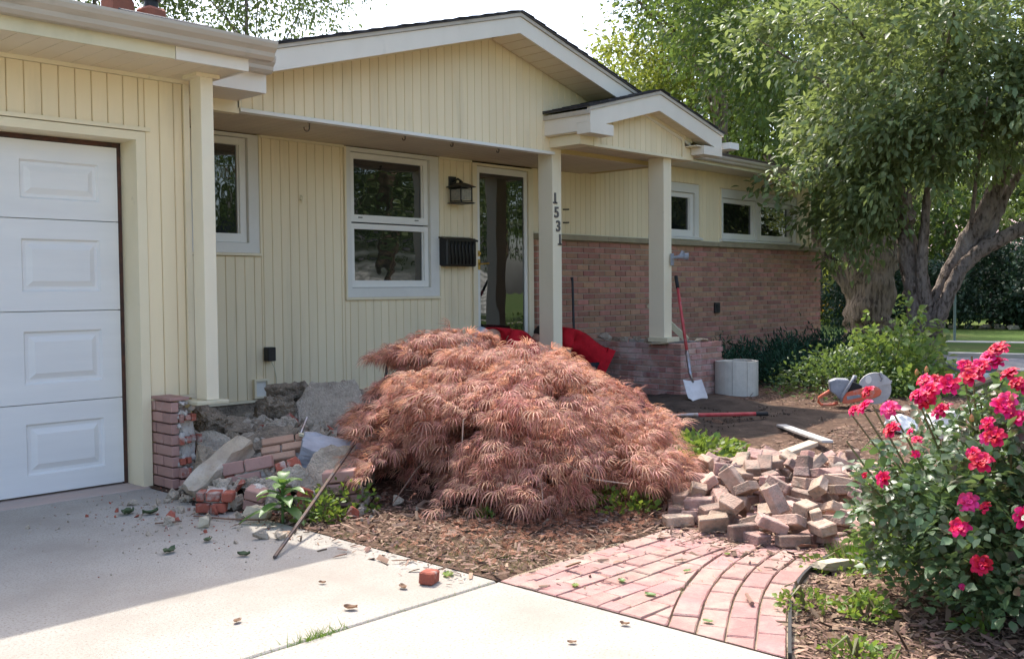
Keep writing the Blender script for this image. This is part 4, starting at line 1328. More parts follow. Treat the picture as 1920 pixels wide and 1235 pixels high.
# ------------------------------------------------------------------ heap of loose pavers
hm = np.zeros((140, 140)); HX0, HY0, HS = 3.9, 1.6, .02
def pile_target(x, y):
    u = (x - 5.12) * .80 + (y - 2.72) * .60
    v = -(x - 5.12) * .60 + (y - 2.72) * .80
    e = 1 - (u / 1.02) ** 2 - (v / .70) ** 2
    return max(0, e)
pv, pf = chamfer((.146, .083, .052), .005)
pav_mes = []
for i in range(9):
    b = MB()
    hk = Vector((.62 + .06 * (i - 6), 1, 1)) if i >= 6 else Vector((1, 1, 1))
    b.v = [tuple(Vector(p) * hk + Vector((noise.noise(Vector(p) * 30 + Vector((i, 0, 0))), noise.noise(Vector(p) * 30 + Vector((0, i, 5))), noise.noise(Vector(p) * 30 + Vector((3, 0, i))))) * (.0055 if i < 6 else .010)) for p in pv]
    b.f = pf
    me = b.mesh('loose_paver'); me.materials.append(PAVERL); pav_mes.append(me)
r_ = random.Random(5)
cnt = 0; tries = 0
while cnt < 292 and tries < 14000:
    tries += 1
    x, y = r_.uniform(4.0, 6.3), r_.uniform(1.8, 3.7)
    e = pile_target(x, y)
    if e <= 0.02: continue
    i, j = int((x - HX0) / HS), int((y - HY0) / HS)
    if not (6 < i < 133 and 6 < j < 133): continue
    hb_ = hm[i - 4:i + 5, j - 4:j + 5]
    base = float(np.percentile(hb_, 60))
    if base > .165 * e ** .6: continue
    steep = r_.random()
    if steep < .14: rot = Euler((R(90) + r_.gauss(0, .25), r_.gauss(0, .3), r_.uniform(0, 6.3)))
    elif steep < .24: rot = Euler((r_.gauss(0, .3), R(75) + r_.gauss(0, .3), r_.uniform(0, 6.3)))
    else: rot = Euler((r_.gauss(0, .33) if base > .02 else r_.gauss(0, .1), r_.gauss(0, .33) if base > .02 else r_.gauss(0, .1), r_.uniform(0, 6.3)))
    M3 = rot.to_matrix()
    ext = [abs(M3[k][0]) * .073 + abs(M3[k][1]) * .0415 + abs(M3[k][2]) * .026 for k in range(3)]
    zc_ = base + ext[2] * .86
    o = link('loose_paver', pav_mes[r_.randrange(9)], None, None, (x, y, zc_), rot)
    cnt += 1
    tag(o, 'loose tan clay paver tumbled in the heap between the maple and the rose bush', 'paver', 'loose pavers heaped at the end of the walk')
    ax, ay = max(2, int(ext[0] / HS * .8)), max(2, int(ext[1] / HS * .8))
    sub = hm[max(0, i - ax):i + ax + 1, max(0, j - ay):j + ay + 1]
    np.maximum(sub, zc_ + ext[2] * .55, out=sub)
# a front rank and outliers that sit flat on the walk, each told apart
spec = [((4.27, 2.90, .03), (0, 0, -35), 'lone paver lying flat at the left foot of the heap by the mulch'),
        ((4.33, 2.72, .05), (20, -18, 20), 'dirty tilted paver second from the left along the front of the heap'),
        ((4.55, 2.42, .10), (90, 0, 52), 'paver standing on its long edge at the front centre of the heap'),
        ((4.70, 2.18, .03), (0, 4, -20), 'paver lying flat at the right front corner of the heap'),
        ((4.60, 2.30, .03), (0, 0, -28), 'flat paver just right of the upright one'),
        ((4.43, 2.58, .03), (0, 0, -30), 'flat front paver left of the upright one'),
        ((4.62, 3.02, .06), (-24, 14, 30), 'dark mossy paver tilted down toward the maple'),
        ((6.15, 3.86, .04), (4, 0, 10), 'flat grey paver apart on the dark soil behind the heap')]
for c, rot, lab in spec:
    tag(link('loose_paver', pav_mes[rnd.randrange(6)], None, None, c, [R(a) for a in rot]), lab, 'paver', 'loose pavers heaped at the end of the walk')
b = MB(); b.cbox((7.38, 3.83, .05), (1.15, .085, .02), Euler((0, .03, .79)).to_matrix(), bev=.003)
tag(b.build('white_board', ALU), 'long narrow white board lying behind the paver heap', 'board')
b = MB(); b.cbox((6.5, 3.42, .07), (.40, .08, .03), Euler((.1, -.12, -.15)).to_matrix(), bev=.003)
tag(b.build('board', mk('tan_board', (.55, .42, .3), .8)), 'short tan board at the back edge of the paver heap', 'board')

cl_ = [[], []]
for i in range(1500):
    x, y = r_.uniform(5.6, 8.8), r_.uniform(4.5, 6.6)
    vv, ff = frag[r_.randrange(12)]; s = r_.choice((.008, .012, .016, .02, .028))
    M3 = np.array(Euler((r_.uniform(0, 6), r_.uniform(0, 6), r_.uniform(0, 6))).to_matrix())
    z_ = gz(x, y) + .03 + .05 * noise.noise(Vector((x * 1.7, y * 1.7, 5)))
    q = (vv * s) @ M3.T + np.array([x, y, z_])
    b0 = len(cl_[0]); cl_[0] += [tuple(p) for p in q]; cl_[1] += [tuple(b0 + k for k in f) for f in ff]
me = bpy.data.meshes.new('soil_clods'); me.from_pydata(cl_[0], [], cl_[1]); me.update()
tag(link('soil_clods', me, SOIL), 'clods of dark earth on the dug-over bed before the porch', 'soil', kind='stuff')

# ------------------------------------------------------------------ flat stones, white stones
rock('limestone_slab', (4.08, 1.965, .02), (.27, .13, .05), (0, 0, -28), 81, LIME, 'flat cream limestone slab at the bend of the walk edging', 'stone slab', 2, .03, .6)
rock('limestone_slab', (4.34, 1.82, .02), (.2, .11, .045), (0, 0, -20), 83, LIME, 'flat limestone slab half under the rose bush', 'stone slab', 2, .03, .6)
for i, (x, y, s, lab) in enumerate(((8.35, 3.42, .30, 'white boulder at the left of the group behind the roses'), (8.75, 3.25, .34, 'broad flat white rock in the middle of the white group'),
                                    (8.2, 3.05, .26, 'white rock nearest the rose blooms'), (9.15, 3.05, .3, 'tall pointed white rock behind the middle one'),
                                    (9.1, 2.65, .3, 'white rock glimpsed through the rose stems'), (8.5, 2.75, .22, 'small white rock in front of the flat one'), (9.5, 2.45, .26, 'rightmost white rock of the group behind the roses'))):
    rock('white_rock', (x, y, gz(x, y) + s * .25), (s, s * .8, s * (.9 if 'tall' in lab else .55)), (rnd.uniform(-10, 10), rnd.uniform(-10, 10), rnd.uniform(0, 180)), 90 + i, WHITEST, lab, 'rock', 2, .05)

# ------------------------------------------------------------------ tools
t = empty('shovel', (8.66, 5.62, .05), 'red-handled shovel leaning upright against the right porch post', 'shovel')
top, mid, low = Vector((9.05, 6.17, 1.335)), Vector((8.80, 5.86, .52)), Vector((8.74, 5.79, .34))
MB().tube([top, top.lerp(mid, .16)], .019, 10).build('grip', RUBBER, t, smooth=True)
MB().tube([top.lerp(mid, .16), mid], [.0165, .0165], 10).build('handle', REDP, t, smooth=True)
MB().tube([mid + Vector((.012, .015, .04)), mid, low, low + Vector((-.01, -.045, -.1))], [.021, .021, .017, .013], 10).build('socket', STEELL, t, smooth=True)
# spade blade, dished
bl = low + Vector((-.01, -.03, -.08)); tip = Vector((8.60, 5.58, .035))
ax = (tip - bl).normalized(); sd_ = Vector((.72, -.69, 0)).normalized(); nr = ax.cross(sd_).normalized()
b = MB(); rows = 9; cols = 7
for sgn in (0, 1):
    for i in range(rows):
        u = i / (rows - 1)
        w = .105 * (1 - .5 * max(0, u - .72) / .28) if u > .72 else .105 * (.92 + .08 * u)
        for j in range(cols):
            v = j / (cols - 1) * 2 - 1
            p = bl + ax * ((tip - bl).length * (u - .10 * max(0, abs(v) - .2) * (u > .8))) + sd_ * (w * v) + nr * (.022 * v * v - .01 * u + sgn * .003)
            b.v.append(tuple(p))
    o = sgn * rows * cols
    for i in range(rows - 1):
        for j in range(cols - 1):
            q = (o + i * cols + j, o + i * cols + j + 1, o + (i + 1) * cols + j + 1, o + (i + 1) * cols + j)
            b.f.append(q if sgn else q[::-1])
b.build('blade', mk('spade_steel', (.58, .57, .56), .55, (.5, .49, .47), 14, metal=.35), t, smooth=True, fix=False)
t = empty('digging_tool', (7.7, 4.8, .1), 'tool with a red and grey handle lying flat on the dark soil', 'tool')
za_ = gz(7.5, 5) + .075
p0, p1 = Vector((7.38, 5.12, za_)), Vector((8.02, 4.50, za_ + .005))
MB().tube([p0, p0.lerp(p1, .3)], [.013, .02], 10).build('ferrule', STEELL, t)
MB().tube([p0.lerp(p1, .3), p0.lerp(p1, .88)], .017, 10).build('handle', REDP, t)
MB().tube([p0.lerp(p1, .88), p1], .02, 10).build('grip', RUBBER, t)
b = MB(); b.tube([(2.535, 3.90, .010), (2.90, 4.18, .105), (3.26, 4.46, .20), (3.72, 4.80, .335)], [.0085, .010, .0095, .009], 8)
tag(b.build('pry_bar', STEELD), 'long rusty steel bar slanting from the drive into the maple', 'steel bar')
b = MB(); b.tube([(3.82, 5.60, .20), (4.02, 5.76, .345)], [.011, .011], 8)
tag(b.build('steel_rod', STEELL), 'short bright steel rod stuck in the middle of the rubble heap', 'steel rod')
b = MB(); b.tube([(4.92, 6.1, .27), (5.45, 6.6, .66)], [.013, .012], 8)
tag(b.build('pry_bar', DARK), 'thin black bar propped behind the upper left of the maple', 'steel bar')
b = MB(); b.tube([(8.60, 7.2, .1), (8.845, 7.44, 1.30), (8.852, 7.455, 1.335)], [.014, .014, .02], 6)
tag(b.build('pry_bar', DARK), 'black digging bar leaning on the brick wall behind the worker', 'steel bar')

# cut-off saw, local x along its length as seen from the drive
sw = empty('cutoff_saw', (9.75, 4.40, gz(9.7, 4.4)), 'orange and grey petrol cut-off saw lying on the mulch by the shrub', 'power saw')
wl_ = WL[sw.name]; WL[sw.name] = Vector((0, 0, 0))
A_ = .0005 * 1.02
def sp(u, v, w=0.0):      # saw drawing units (1/1920 of its picture) -> metres, u right, v up, w away
    return Vector(((u - 870) * .000588, w, (985 - v) * .000588 + .005))
def splate(name, pts, w0, w1, mat, bev=0):
    b = MB(); q = [sp(u, v) for u, v in pts]
    b.prism_y([(p.x, p.z) for p in reversed(q)], w0, w1)
    o = b.build(name, mat, sw)
    if bev:
        md = o.modifiers.new('bevel', 'BEVEL'); md.width = bev; md.segments = 2; md.limit_method = 'ANGLE'
    return o
splate('belt_cover', [(640, 880), (690, 780), (760, 735), (1130, 630), (1230, 650), (1290, 710), (1270, 780), (1180, 830), (760, 935), (670, 935)], -.045, -.012, SAWO, .008)
splate('belt_cover_inset', [(730, 810), (940, 775), (960, 820), (740, 870)], -.050, -.0455, SAWG, .002)
splate('belt_cover_label', [(960, 790), (1130, 690), (1200, 700), (1150, 790), (990, 835)], -.0485, -.0455, SAWO, .001)
splate('engine_body', [(450, 570), (560, 525), (760, 530), (860, 640), (850, 760), (620, 880), (560, 800), (470, 740)], -.012, .15, SAWG, .014)
splate('engine_cover', [(780, 560), (870, 580), (990, 640), (960, 720), (740, 740)], -.02, .12, RUBBER, .01)
hb = MB()
hb.tube([sp(470, 735, .03), sp(380, 790, .03), sp(295, 850, .03), sp(285, 920, .03), sp(330, 970, .03), sp(520, 965, .03), sp(600, 930, .03)], [.017, .017, .016, .013, .012, .013, .02], 10)
hb.build('rear_handle', SAWO, sw, smooth=True)
hb = MB(); hb.tube([sp(640, 900, -.05), sp(660, 800, -.055), sp(760, 650, -.055), sp(850, 470, -.05), sp(890, 490, .06), sp(860, 640, .14)], [.015, .015, .015, .017, .014, .014], 10)
hb.build('front_handle', SAWG, sw, smooth=True)
cx_, cz_ = sp(1200, 690).x, sp(1200, 690).z
b = MB()
pts = [(cx_ + .150 * math.cos(a), cz_ + .150 * math.sin(a)) for a in np.linspace(0, 2 * math.pi, 40, endpoint=False)]
b.prism_y(pts, .028, .032); bo = b.build('blade', BLADE, sw)
b = MB(); b.tube([(cx_, .018, cz_), (cx_, .04, cz_)], .035, 16); b.build('flange', SAWG, bo)
b = MB()
arc = [(cx_ + .162 * math.cos(a), cz_ + .162 * math.sin(a)) for a in np.linspace(R(22), R(188), 22)]
b.prism_y(arc + [(cx_ - .06, cz_ - .02), (cx_ + .06, cz_ + .04)], .006, .055); go = b.build('blade_guard', SAWL, sw)
b = MB(); b.prism_y([(sp(1085, 540).x + .03 * math.cos(a), sp(1085, 530).z + .04 * math.sin(a)) for a in np.linspace(0, 6.28, 18, endpoint=False)], .002, .0055); b.build('guard_label', WHITE, go)
b = MB(); b.tube([sp(1265, 410, .0), sp(1300, 500, -.002), sp(1270, 560, -.002)], [.014, .012, .012], 8); b.tube([sp(1340, 560, .02), sp(1460, 560, .02)], [.013, .01], 8); b.build('guard_lever', SAWG, sw)
WL[sw.name] = wl_
sw.rotation_euler = (0, 0, R(-60))
sw.location = (9.55, 4.40, gz(9.55, 4.4) + .012)
# plank and a dull case by the street edge
b = MB(); b.cbox((11.6, 3.95, .12), (.5, .12, .035), Euler((0, -.35, -.9)).to_matrix(), bev=.003)
tag(b.build('plank', mk('grey_plank', (.3, .22, .14), .8)), 'short brown plank propped on the ground right of the bright shrub', 'plank')
tc = empty('tool_case', (13.2, 4.55, 0), 'low grey and white tool case on the lawn edge behind the roses', 'tool case')
b = MB(); b.cbox((13.2, 4.55, .06), (.55, .3, .12), Euler((0, 0, -.9)).to_matrix(), bev=.02); b.build('case_base', WHITE, tc)
b = MB(); b.cbox((13.2, 4.55, .19), (.56, .31, .12), Euler((0, 0, -.9)).to_matrix(), bev=.04); b.build('case_lid', SAWG, tc)

# ------------------------------------------------------------------ fittings on the house
lan = empty('wall_lantern', (7.10, 7.5, 2.08), 'black craftsman wall lantern with ribbed glass beside the storm door', 'wall lantern')
MB().cbox((7.12, 7.585, 2.30), (.10, .026, .13), bev=.004).build('back_plate', DARK, lan)
MB().tube([(7.12, 7.57, 2.315), (7.12, 7.50, 2.335), (7.12, 7.455, 2.31)], .011, 8).build('arm', DARK, lan)
b = MB(); c = (7.12, 7.455)
def frus(b, z0, h0, z1, h1):
    q = [(-1, -1), (1, -1), (1, 1), (-1, 1)]
    k = len(b.v)
    b.v += [(c[0] + x * h0, c[1] + y * h0, z0) for x, y in q] + [(c[0] + x * h1, c[1] + y * h1, z1) for x, y in q]
    b.f += [(k + 3, k + 2, k + 1, k), (k + 4, k + 5, k + 6, k + 7)] + [(k + i, k + (i + 1) % 4, k + 4 + (i + 1) % 4, k + 4 + i) for i in range(4)]
frus(b, 2.245, .108, 2.253, .108); frus(b, 2.253, .106, 2.292, .03); frus(b, 2.292, .016, 2.31, .012)
b.build('lantern_roof', DARK, lan)
b = MB(); frus(b, 2.255 - .006, .075, 2.245, .08)
for sx in (-1, 1):
    for sy in (-1, 1):
        b.box(c[0] + sx * .075 - .005, c[0] + sx * .075 + .005, c[1] + sy * .075 - .005, c[1] + sy * .075 + .005, 2.10, 2.246)
for z in (2.102, 2.222):
    b.box(c[0] - .075, c[0] + .075, c[1] - .079, c[1] - .071, z, z + .008).box(c[0] - .079, c[0] - .071, c[1] - .075, c[1] + .075, z, z + .008)
b.build('lantern_frame', DARK, lan)
for i in range(6):
    u = -.062 + i * .0248
    MB().cbox((c[0] + u, c[1] - .072, 2.168), (.022, .005, .105), bev=.001).build('pane', SCREEN, lan)
    MB().cbox((c[0] - .072, c[1] + u, 2.168), (.005, .022, .105), bev=.001).build('pane', SCREEN, lan)
b = MB(); frus(b, 2.078, .085, 2.086, .104); frus(b, 2.086, .104, 2.094, .09); b.build('lantern_base', DARK, lan)

mbx = empty('mailbox', (7.15, 7.53, 1.45), 'black ribbed wall mailbox hung between the big window and the door', 'mailbox')
MB().cbox((7.135, 7.53, 1.592), (.42, .13, .285), bev=.012).build('box_body', MAILB, mbx)
MB().prism_x([(7.455, 1.70), (7.455, 1.72), (7.595, 1.755), (7.595, 1.735)], 6.915, 7.355).build('lid', MAILB, mbx)
b = MB()
for i in range(7):
    x = 6.985 + i * .05
    b.tube([(x, 7.464, 1.47), (x + .006, 7.459, 1.56), (x - .004, 7.459, 1.64), (x + .002, 7.462, 1.70)], .009, 6)
b.build('rib', MAILB, mbx, smooth=True)

ob = empty('outlet_box', (4.895, 7.56, .605), 'small black weatherproof outlet box low on the cream porch wall', 'outlet box')
MB().cbox((4.895, 7.545, .668), (.08, .075, .12), bev=.006).build('cover', DARK, ob)
b = MB(); b.tube([(4.90, 7.54, .61), (4.93, 7.53, .55), (4.955, 7.545, .46), (4.96, 7.55, .36), (4.95, 7.56, .28)], .005, 6); b.build('cord', WOODP, ob)
vt = empty('wall_vent', (4.82, 7.59, .29), 'small square vent hood set low in the cream wall above the rubble', 'vent')
MB().box(4.745, 4.765, 7.555, 7.60, .29, .455).box(4.872, 4.892, 7.555, 7.60, .29, .455).box(4.765, 4.872, 7.555, 7.60, .437, .455).box(4.765, 4.872, 7.555, 7.6, .29, .305).build('vent_frame', CREAM, vt)
MB().box(4.766, 4.871, 7.575, 7.583, .306, .436).build('vent_flap', CASING, vt)
oc = empty('outlet_cover', (12.0, 7.52, .86), 'dark outlet cover plate on the brick wall right of the shovel', 'outlet cover')
MB().cbox((12.01, 7.515, .932), (.12, .035, .145), bev=.006).build('cover_plate', DARK, oc)
MB().cbox((12.01, 7.495, .932), (.07, .008, .10), bev=.002).build('flap', RUBBER, oc)
fl = empty('spotlight', (9.06, 6.2, 1.48), 'small grey twin bracket spotlight on the right porch post', 'spotlight')
b = MB(); b.cbox((9.07, 6.23, 1.515), (.05, .018, .13), bev=.004); b.build('bracket', SAWG, fl)
b = MB(); b.tube([(9.07, 6.225, 1.53), (9.09, 6.17, 1.54), (9.13, 6.12, 1.545)], [.014, .018, .03], 10); b.tube([(9.13, 6.12, 1.545), (9.16, 6.085, 1.545)], [.036, .038], 12); b.tube([(9.10, 6.16, 1.54), (9.13, 6.13, 1.60)], [.016, .022], 8); b.build('lamp_head', SAWG, fl, smooth=False)
for i, (x, big, lab) in enumerate(((4.79, 1.7, 'largest plant hook, left end of the porch beam'), (5.79, 1, 'plant hook on the porch beam above the big window'),
                                   (6.36, 1, 'plant hook on the porch beam between the big window and the lantern'), (6.96, 1, 'plant hook on the porch beam above the lantern'))):
    s = .015 * big
    pts = [(x, 6.76, CZ), (x, 6.76, CZ - .028 * big)] + [(x - s + s * math.cos(a), 6.76, CZ - .028 * big - s * math.sin(a)) for a in np.linspace(.2, math.pi * 1.05, 8)]
    b = MB(); b.tube(pts, .0055, 6); b.tube([(x, 6.76, CZ + .001), (x, 6.76, CZ - .008)], .016, 8)
    tag(b.build('plant_hook', STEELD), lab, 'hook', 'plant hooks under the porch beam')
# slim cleats on the wall by the numbers
b = MB(); b.tube([(8.86, 7.59, 2.12), (8.90, 7.53, 2.12)], .008, 6).tube([(8.86, 7.59, 1.97), (8.90, 7.53, 1.97)], .008, 6)
tag(b.build('wall_hook', DARK), 'pair of thin dark hooks on the cream wall behind the numbered post', 'hook')
b = MB(); b.tube([(5.27, 7.58, 2.06), (5.27, 7.555, 2.045), (5.268, 7.56, 1.99)], .008, 6).tube([(5.27, 7.57, 2.05), (5.25, 7.56, 2.02)], .01, 6)
tag(b.build('wall_hook', CREAM), 'cream painted hook on the wall left of the big window', 'hook')

# ------------------------------------------------------------------ people
def skin(name, joints, edges, mat, parent, sub=2):
    me = bpy.data.meshes.new('skin_tmp')
    me.from_pydata([j[0] for j in joints], edges, []); me.update()
    o = bpy.data.objects.new('skin_tmp', me); COL.objects.link(o)
    o.modifiers.new('skin', 'SKIN').use_smooth_shade = True
    for i, j in enumerate(joints):
        r_ = j[1]
        me.skin_vertices[0].data[i].radius = r_ if hasattr(r_, '__len__') else (r_, r_)
        me.skin_vertices[0].data[i].use_root = (i == 0)
    s = o.modifiers.new('sub', 'SUBSURF'); s.levels = sub; s.render_levels = sub
    dg = bpy.context.evaluated_depsgraph_get()
    m2 = bpy.data.meshes.new_from_object(o.evaluated_get(dg))
    bpy.data.objects.remove(o); bpy.data.meshes.remove(me)
    m2.polygons.foreach_set('use_smooth', [True] * len(m2.polygons))
    m2.materials.clear()
    return link(name, m2, mat, parent, WL[parent.name])


def person(loc, rz, label, cap, sc_=1.0):
    """kneeling, sitting back on the heels, torso bowed far forward (+x), both arms reaching down"""
    t = empty('person', (0, 0, 0), label, 'person')
    J = []; E_ = []
    def add(p, r_, par=None):
        J.append((Vector(p), r_)); i = len(J) - 1
        if par is not None: E_.append((par, i))
        return i
    pel = add((0, 0, .36), (.11, .10))
    w = add((.13, 0, .52), (.11, .09), pel)
    chs = add((.33, 0, .66), (.12, .09), w)
    nk = add((.50, 0, .70), .062, chs)
    hd0 = add((.57, 0, .68), .07, nk); hd1 = add((.66, 0, .63), (.085, .10), hd0); hd2 = add((.735, 0, .575), (.06, .07), hd1)
    for s in (-1, 1):
        sh = add((.42, s * .17, .67), .062, chs)
        el = add((.47, s * .22, .42), .046, sh)
        wr = add((.60, s * .17, .21), .03, el)
        pm_ = add((.65, s * .16, .135), (.04, .022), wr)
        for k in range(4):
            f1 = add((.672 + .006 * k, s * (.125 + .023 * k), .085), .0105, pm_)
            f2 = add((.676 + .006 * k, s * (.122 + .024 * k), .05), .0095, f1)
            add((.664 + .005 * k, s * (.122 + .024 * k), .025), .008, f2)
        th = add((.655, s * .105, .115), .012, pm_); add((.675, s * .085, .08), .0095, th)
        hp = add((.02, s * .09, .31), .075, pel)
        kn = add((.38, s * .13, .075), .058, hp)
        an = add((.03, s * .14, .085), .048, kn)
        add((-.12, s * .15, .05), .04, an)
    body = skin('body', J, E_, SKIN, t)
    # face: nose, eyes, ears
    f = MB(); f.tube([(.755, 0, .60), (.785, 0, .565)], [.012, .016], 6)
    f.build('nose', SKIN, t, smooth=True)
    for s in (-1, 1):
        MB().tube([(.742, s * .03, .615), (.752, s * .03, .607)], [.011, .006], 8).build('eye', RUBBER, t)
        MB().tube([(.64, s * .088, .64), (.64, s * .102, .61)], [.026, .018], 8).build('ear', SKIN, t, smooth=True)
    S = [((-.02, 0, .44), (.20, .175)), ((.13, 0, .555), (.185, .165)), ((.32, 0, .665), (.20, .165)), ((.46, 0, .69), .09), ((-.10, 0, .385), (.18, .155)), ((-.165, 0, .345), (.13, .115)), ((-.205, 0, .32), (.07, .06))]
    Se = [(0, 1), (1, 2), (2, 3), (0, 4), (4, 5), (5, 6)]
    for s in (-1, 1):
        b_ = len(S); S += [((.42, s * .17, .68), .085), ((.455, s * .215, .52), .068)]; Se += [(2, b_), (b_, b_ + 1)]
    skin('shirt', S, Se, SHIRT, t)
    Tn = [((0, 0, .33), (.13, .12))]; Te = []
    for s in (-1, 1):
        b_ = len(Tn); Tn += [((.02, s * .09, .30), .092), ((.38, s * .13, .08), .07), ((.03, s * .14, .08), .056)]; Te += [(0, b_), (b_, b_ + 1), (b_ + 1, b_ + 2)]
    skin('trousers', Tn, Te, JEANS, t)
    for s in (-1, 1):
        skin('boot', [((.0, s * .145, .075), .052), ((-.14, s * .15, .05), .048)], [(0, 1)], BOOT, t)
    if cap:
        skin('cap', [((.60, 0, .735), .085), ((.70, 0, .69), .082), ((.80, 0, .60), (.07, .012))], [(0, 1), (1, 2)], CAPM, t)
    else:
        skin('hair', [((.56, 0, .73), .08), ((.64, 0, .705), .088), ((.70, 0, .66), .06)], [(0, 1), (1, 2)], HAIR, t)
    t.location = loc; t.rotation_euler = (0, 0, rz); t.scale = (sc_, sc_, sc_)
    return t
person((8.58, 7.04, .05), R(172), 'worker in a red shirt bent over beside the numbered porch post', False, 1.0)
person((7.56, 6.98, -.0), R(186), 'worker in a red shirt bowed low behind the maple before the storm door', True, 1.10)


# ------------------------------------------------------------------ weeping maple
mpl = empty('weeping_maple', (4.46, 4.25, 0), 'low domed laceleaf maple with feathery copper-red foliage before the porch', 'maple')
g = np.random.default_rng(11)
MC = np.array([4.50, 4.28, 0.0])
# camera-facing horizontal axes of the dome
def dome(u, w):
    """u azimuth, w 0 (rim) .. 1 (top): irregular mounded surface"""
    a = u
    rx = 1.04 + .11 * np.sin(3 * a + .6) + .07 * np.sin(7 * a) + .05 * np.sin(13 * a)
    ht = .86 + .05 * np.sin(5 * a)
    rad = rx * np.cos(w * np.pi / 2) ** .72
    return np.stack([MC[0] + rad * np.cos(a), MC[1] + rad * np.sin(a) * .98, ht * np.sin(w * np.pi / 2) ** 1.05], -1)
np_ = 330                                   # pads: flat layered sprays that droop outward
u = g.uniform(0, 2 * np.pi, np_); w = g.beta(1.15, 1.25, np_)
P = dome(u, w) + np.array([.05, -.06, 0])
left = np.array([-.69, .72])
lv = (P[:, :2] - MC[:2]) @ left
P[:, 2] *= 1 - .22 * np.clip(-lv, 0, 1)
# the right flank reaches out at mid height
P[:, :2] -= (left[None] * (.10 * np.clip(-lv, 0, 1) * np.exp(-((P[:, 2] - .42) / .2) ** 2))[:, None])
# a second, taller crown behind on the left, with a dark valley between the two
nb_ = 105
uB = g.uniform(0, 2 * np.pi, nb_); wB = g.beta(1.2, 1.1, nb_)
LB = np.array([4.47, 4.80, 0])
rB = .57 * (1 + .14 * np.sin(3 * uB)) * np.cos(wB * np.pi / 2) ** .75
P = np.vstack([P, np.stack([LB[0] + rB * np.cos(uB), LB[1] + rB * np.sin(uB), .18 + .79 * np.sin(wB * np.pi / 2)], -1)])
cen_ = np.vstack([np.repeat((MC + np.array([.05, -.06, .10]))[None], np_, 0), np.repeat((LB + np.array([0, 0, .2]))[None], nb_, 0)])
np_ += nb_
ctr = MC + np.array([0, 0, .10])
dep = g.beta(1.0, 2.1, np_) * .62
sp_c = P + (cen_ - P) * dep[:, None]
outd = sp_c - cen_; outd[:, 2] = 0; outd = unit(outd + g.normal(0, .12, outd.shape) * np.array([1, 1, 0]))
tang = np.stack([-outd[:, 1], outd[:, 0], np.zeros(np_)], -1)
steep = .12 + .50 * (1 - np.clip(P[:, 2] / .9, 0, 1)) + g.normal(0, .08, np_)
def lobes():
    """one hanging laceleaf: thin fingers spread from the base and curve down along +Y, arching out of plane along +Z"""
    tv, tf = [], []
    for k in range(7):
        a = (k - 3) * .40
        ln = 1.0 - .09 * abs(k - 3)
        wv = .026
        b = len(tv)
        px_, py_ = 0.0, 0.0
        P2 = [(0.0, 0.0)]
        for i in range(3):
            h = a * (1 - .30 * i)
            px_ += math.sin(h) * ln / 3; py_ += math.cos(h) * ln / 3
            P2.append((px_, py_))
        for i in range(3):
            ww = (.5, 1.0, .8)[i]
            h = a * (1 - .30 * i)
            zz = .16 * math.sin(i * 1.1)
            tv += [(P2[i][0] + math.cos(h) * wv * ww, P2[i][1] - math.sin(h) * wv * ww, zz), (P2[i][0] - math.cos(h) * wv * ww, P2[i][1] + math.sin(h) * wv * ww, zz)]
        tv.append((P2[3][0], P2[3][1], .02))
        tf += [(b, b + 1, b + 3), (b, b + 3, b + 2), (b + 2, b + 3, b + 5), (b + 2, b + 5, b + 4), (b + 4, b + 5, b + 6)]
    return tv, tf
LT = lobes()
nl = 47
idx = np.repeat(np.arange(np_), nl)
n = len(idx)
rad_ = g.uniform(0, 1, n) ** .6; ang_ = g.normal(0, .55, n)
lenp = g.uniform(.13, .36, np_)
bb_ = (rad_ * np.cos(ang_) - .45) * lenp[idx]; aa = rad_ * np.sin(ang_) * lenp[idx] * .95
pos = sp_c[idx] + tang[idx] * aa[:, None] + outd[idx] * bb_[:, None]
pos[:, 2] += g.normal(0, .011, n) - steep[idx] * bb_ - 1.6 * np.clip(bb_, 0, 1) ** 2 - 1.1 * aa ** 2
el_ = g.normal(-.62, .42, n) - .5 * np.clip(bb_, 0, 1)               # leaf axis: outward and mostly down
side = outd[idx] + tang[idx] * (aa * 3.0 + g.normal(0, .45, n))[:, None]
side[:, 2] = 0; side = unit(side)
Yl = side * np.cos(el_)[:, None] + np.array([0, 0, 1.0]) * np.sin(el_)[:, None]
Zl = -side * np.sin(el_)[:, None] + np.array([0, 0, 1.0]) * np.cos(el_)[:, None]
Xl = np.cross(Yl, Zl)
ro = g.normal(0, .45, n); c_, s_ = np.cos(ro)[:, None], np.sin(ro)[:, None]
Xl, Zl = Xl * c_ + Zl * s_, Zl * c_ - Xl * s_
keep = pos[:, 2] > .05
V1, F1 = scatter(LT[0], LT[1], pos[keep], Xl[keep], Yl[keep], Zl[keep], .092 * g.uniform(.45, 1.4, keep.sum()))
tag(link('foliage', np_mesh('foliage', V1 - np.array(WL[mpl.name]), F1), LMAPLE, mpl, WL[mpl.name]), kind='stuff')
tb = MB(); tb.tube([(4.48, 4.3, -.05), (4.46, 4.27, .2), (4.50, 4.30, .42), (4.46, 4.34, .6)], [.055, .045, .04, .03], 8)
tb.build('trunk', BARK, mpl)
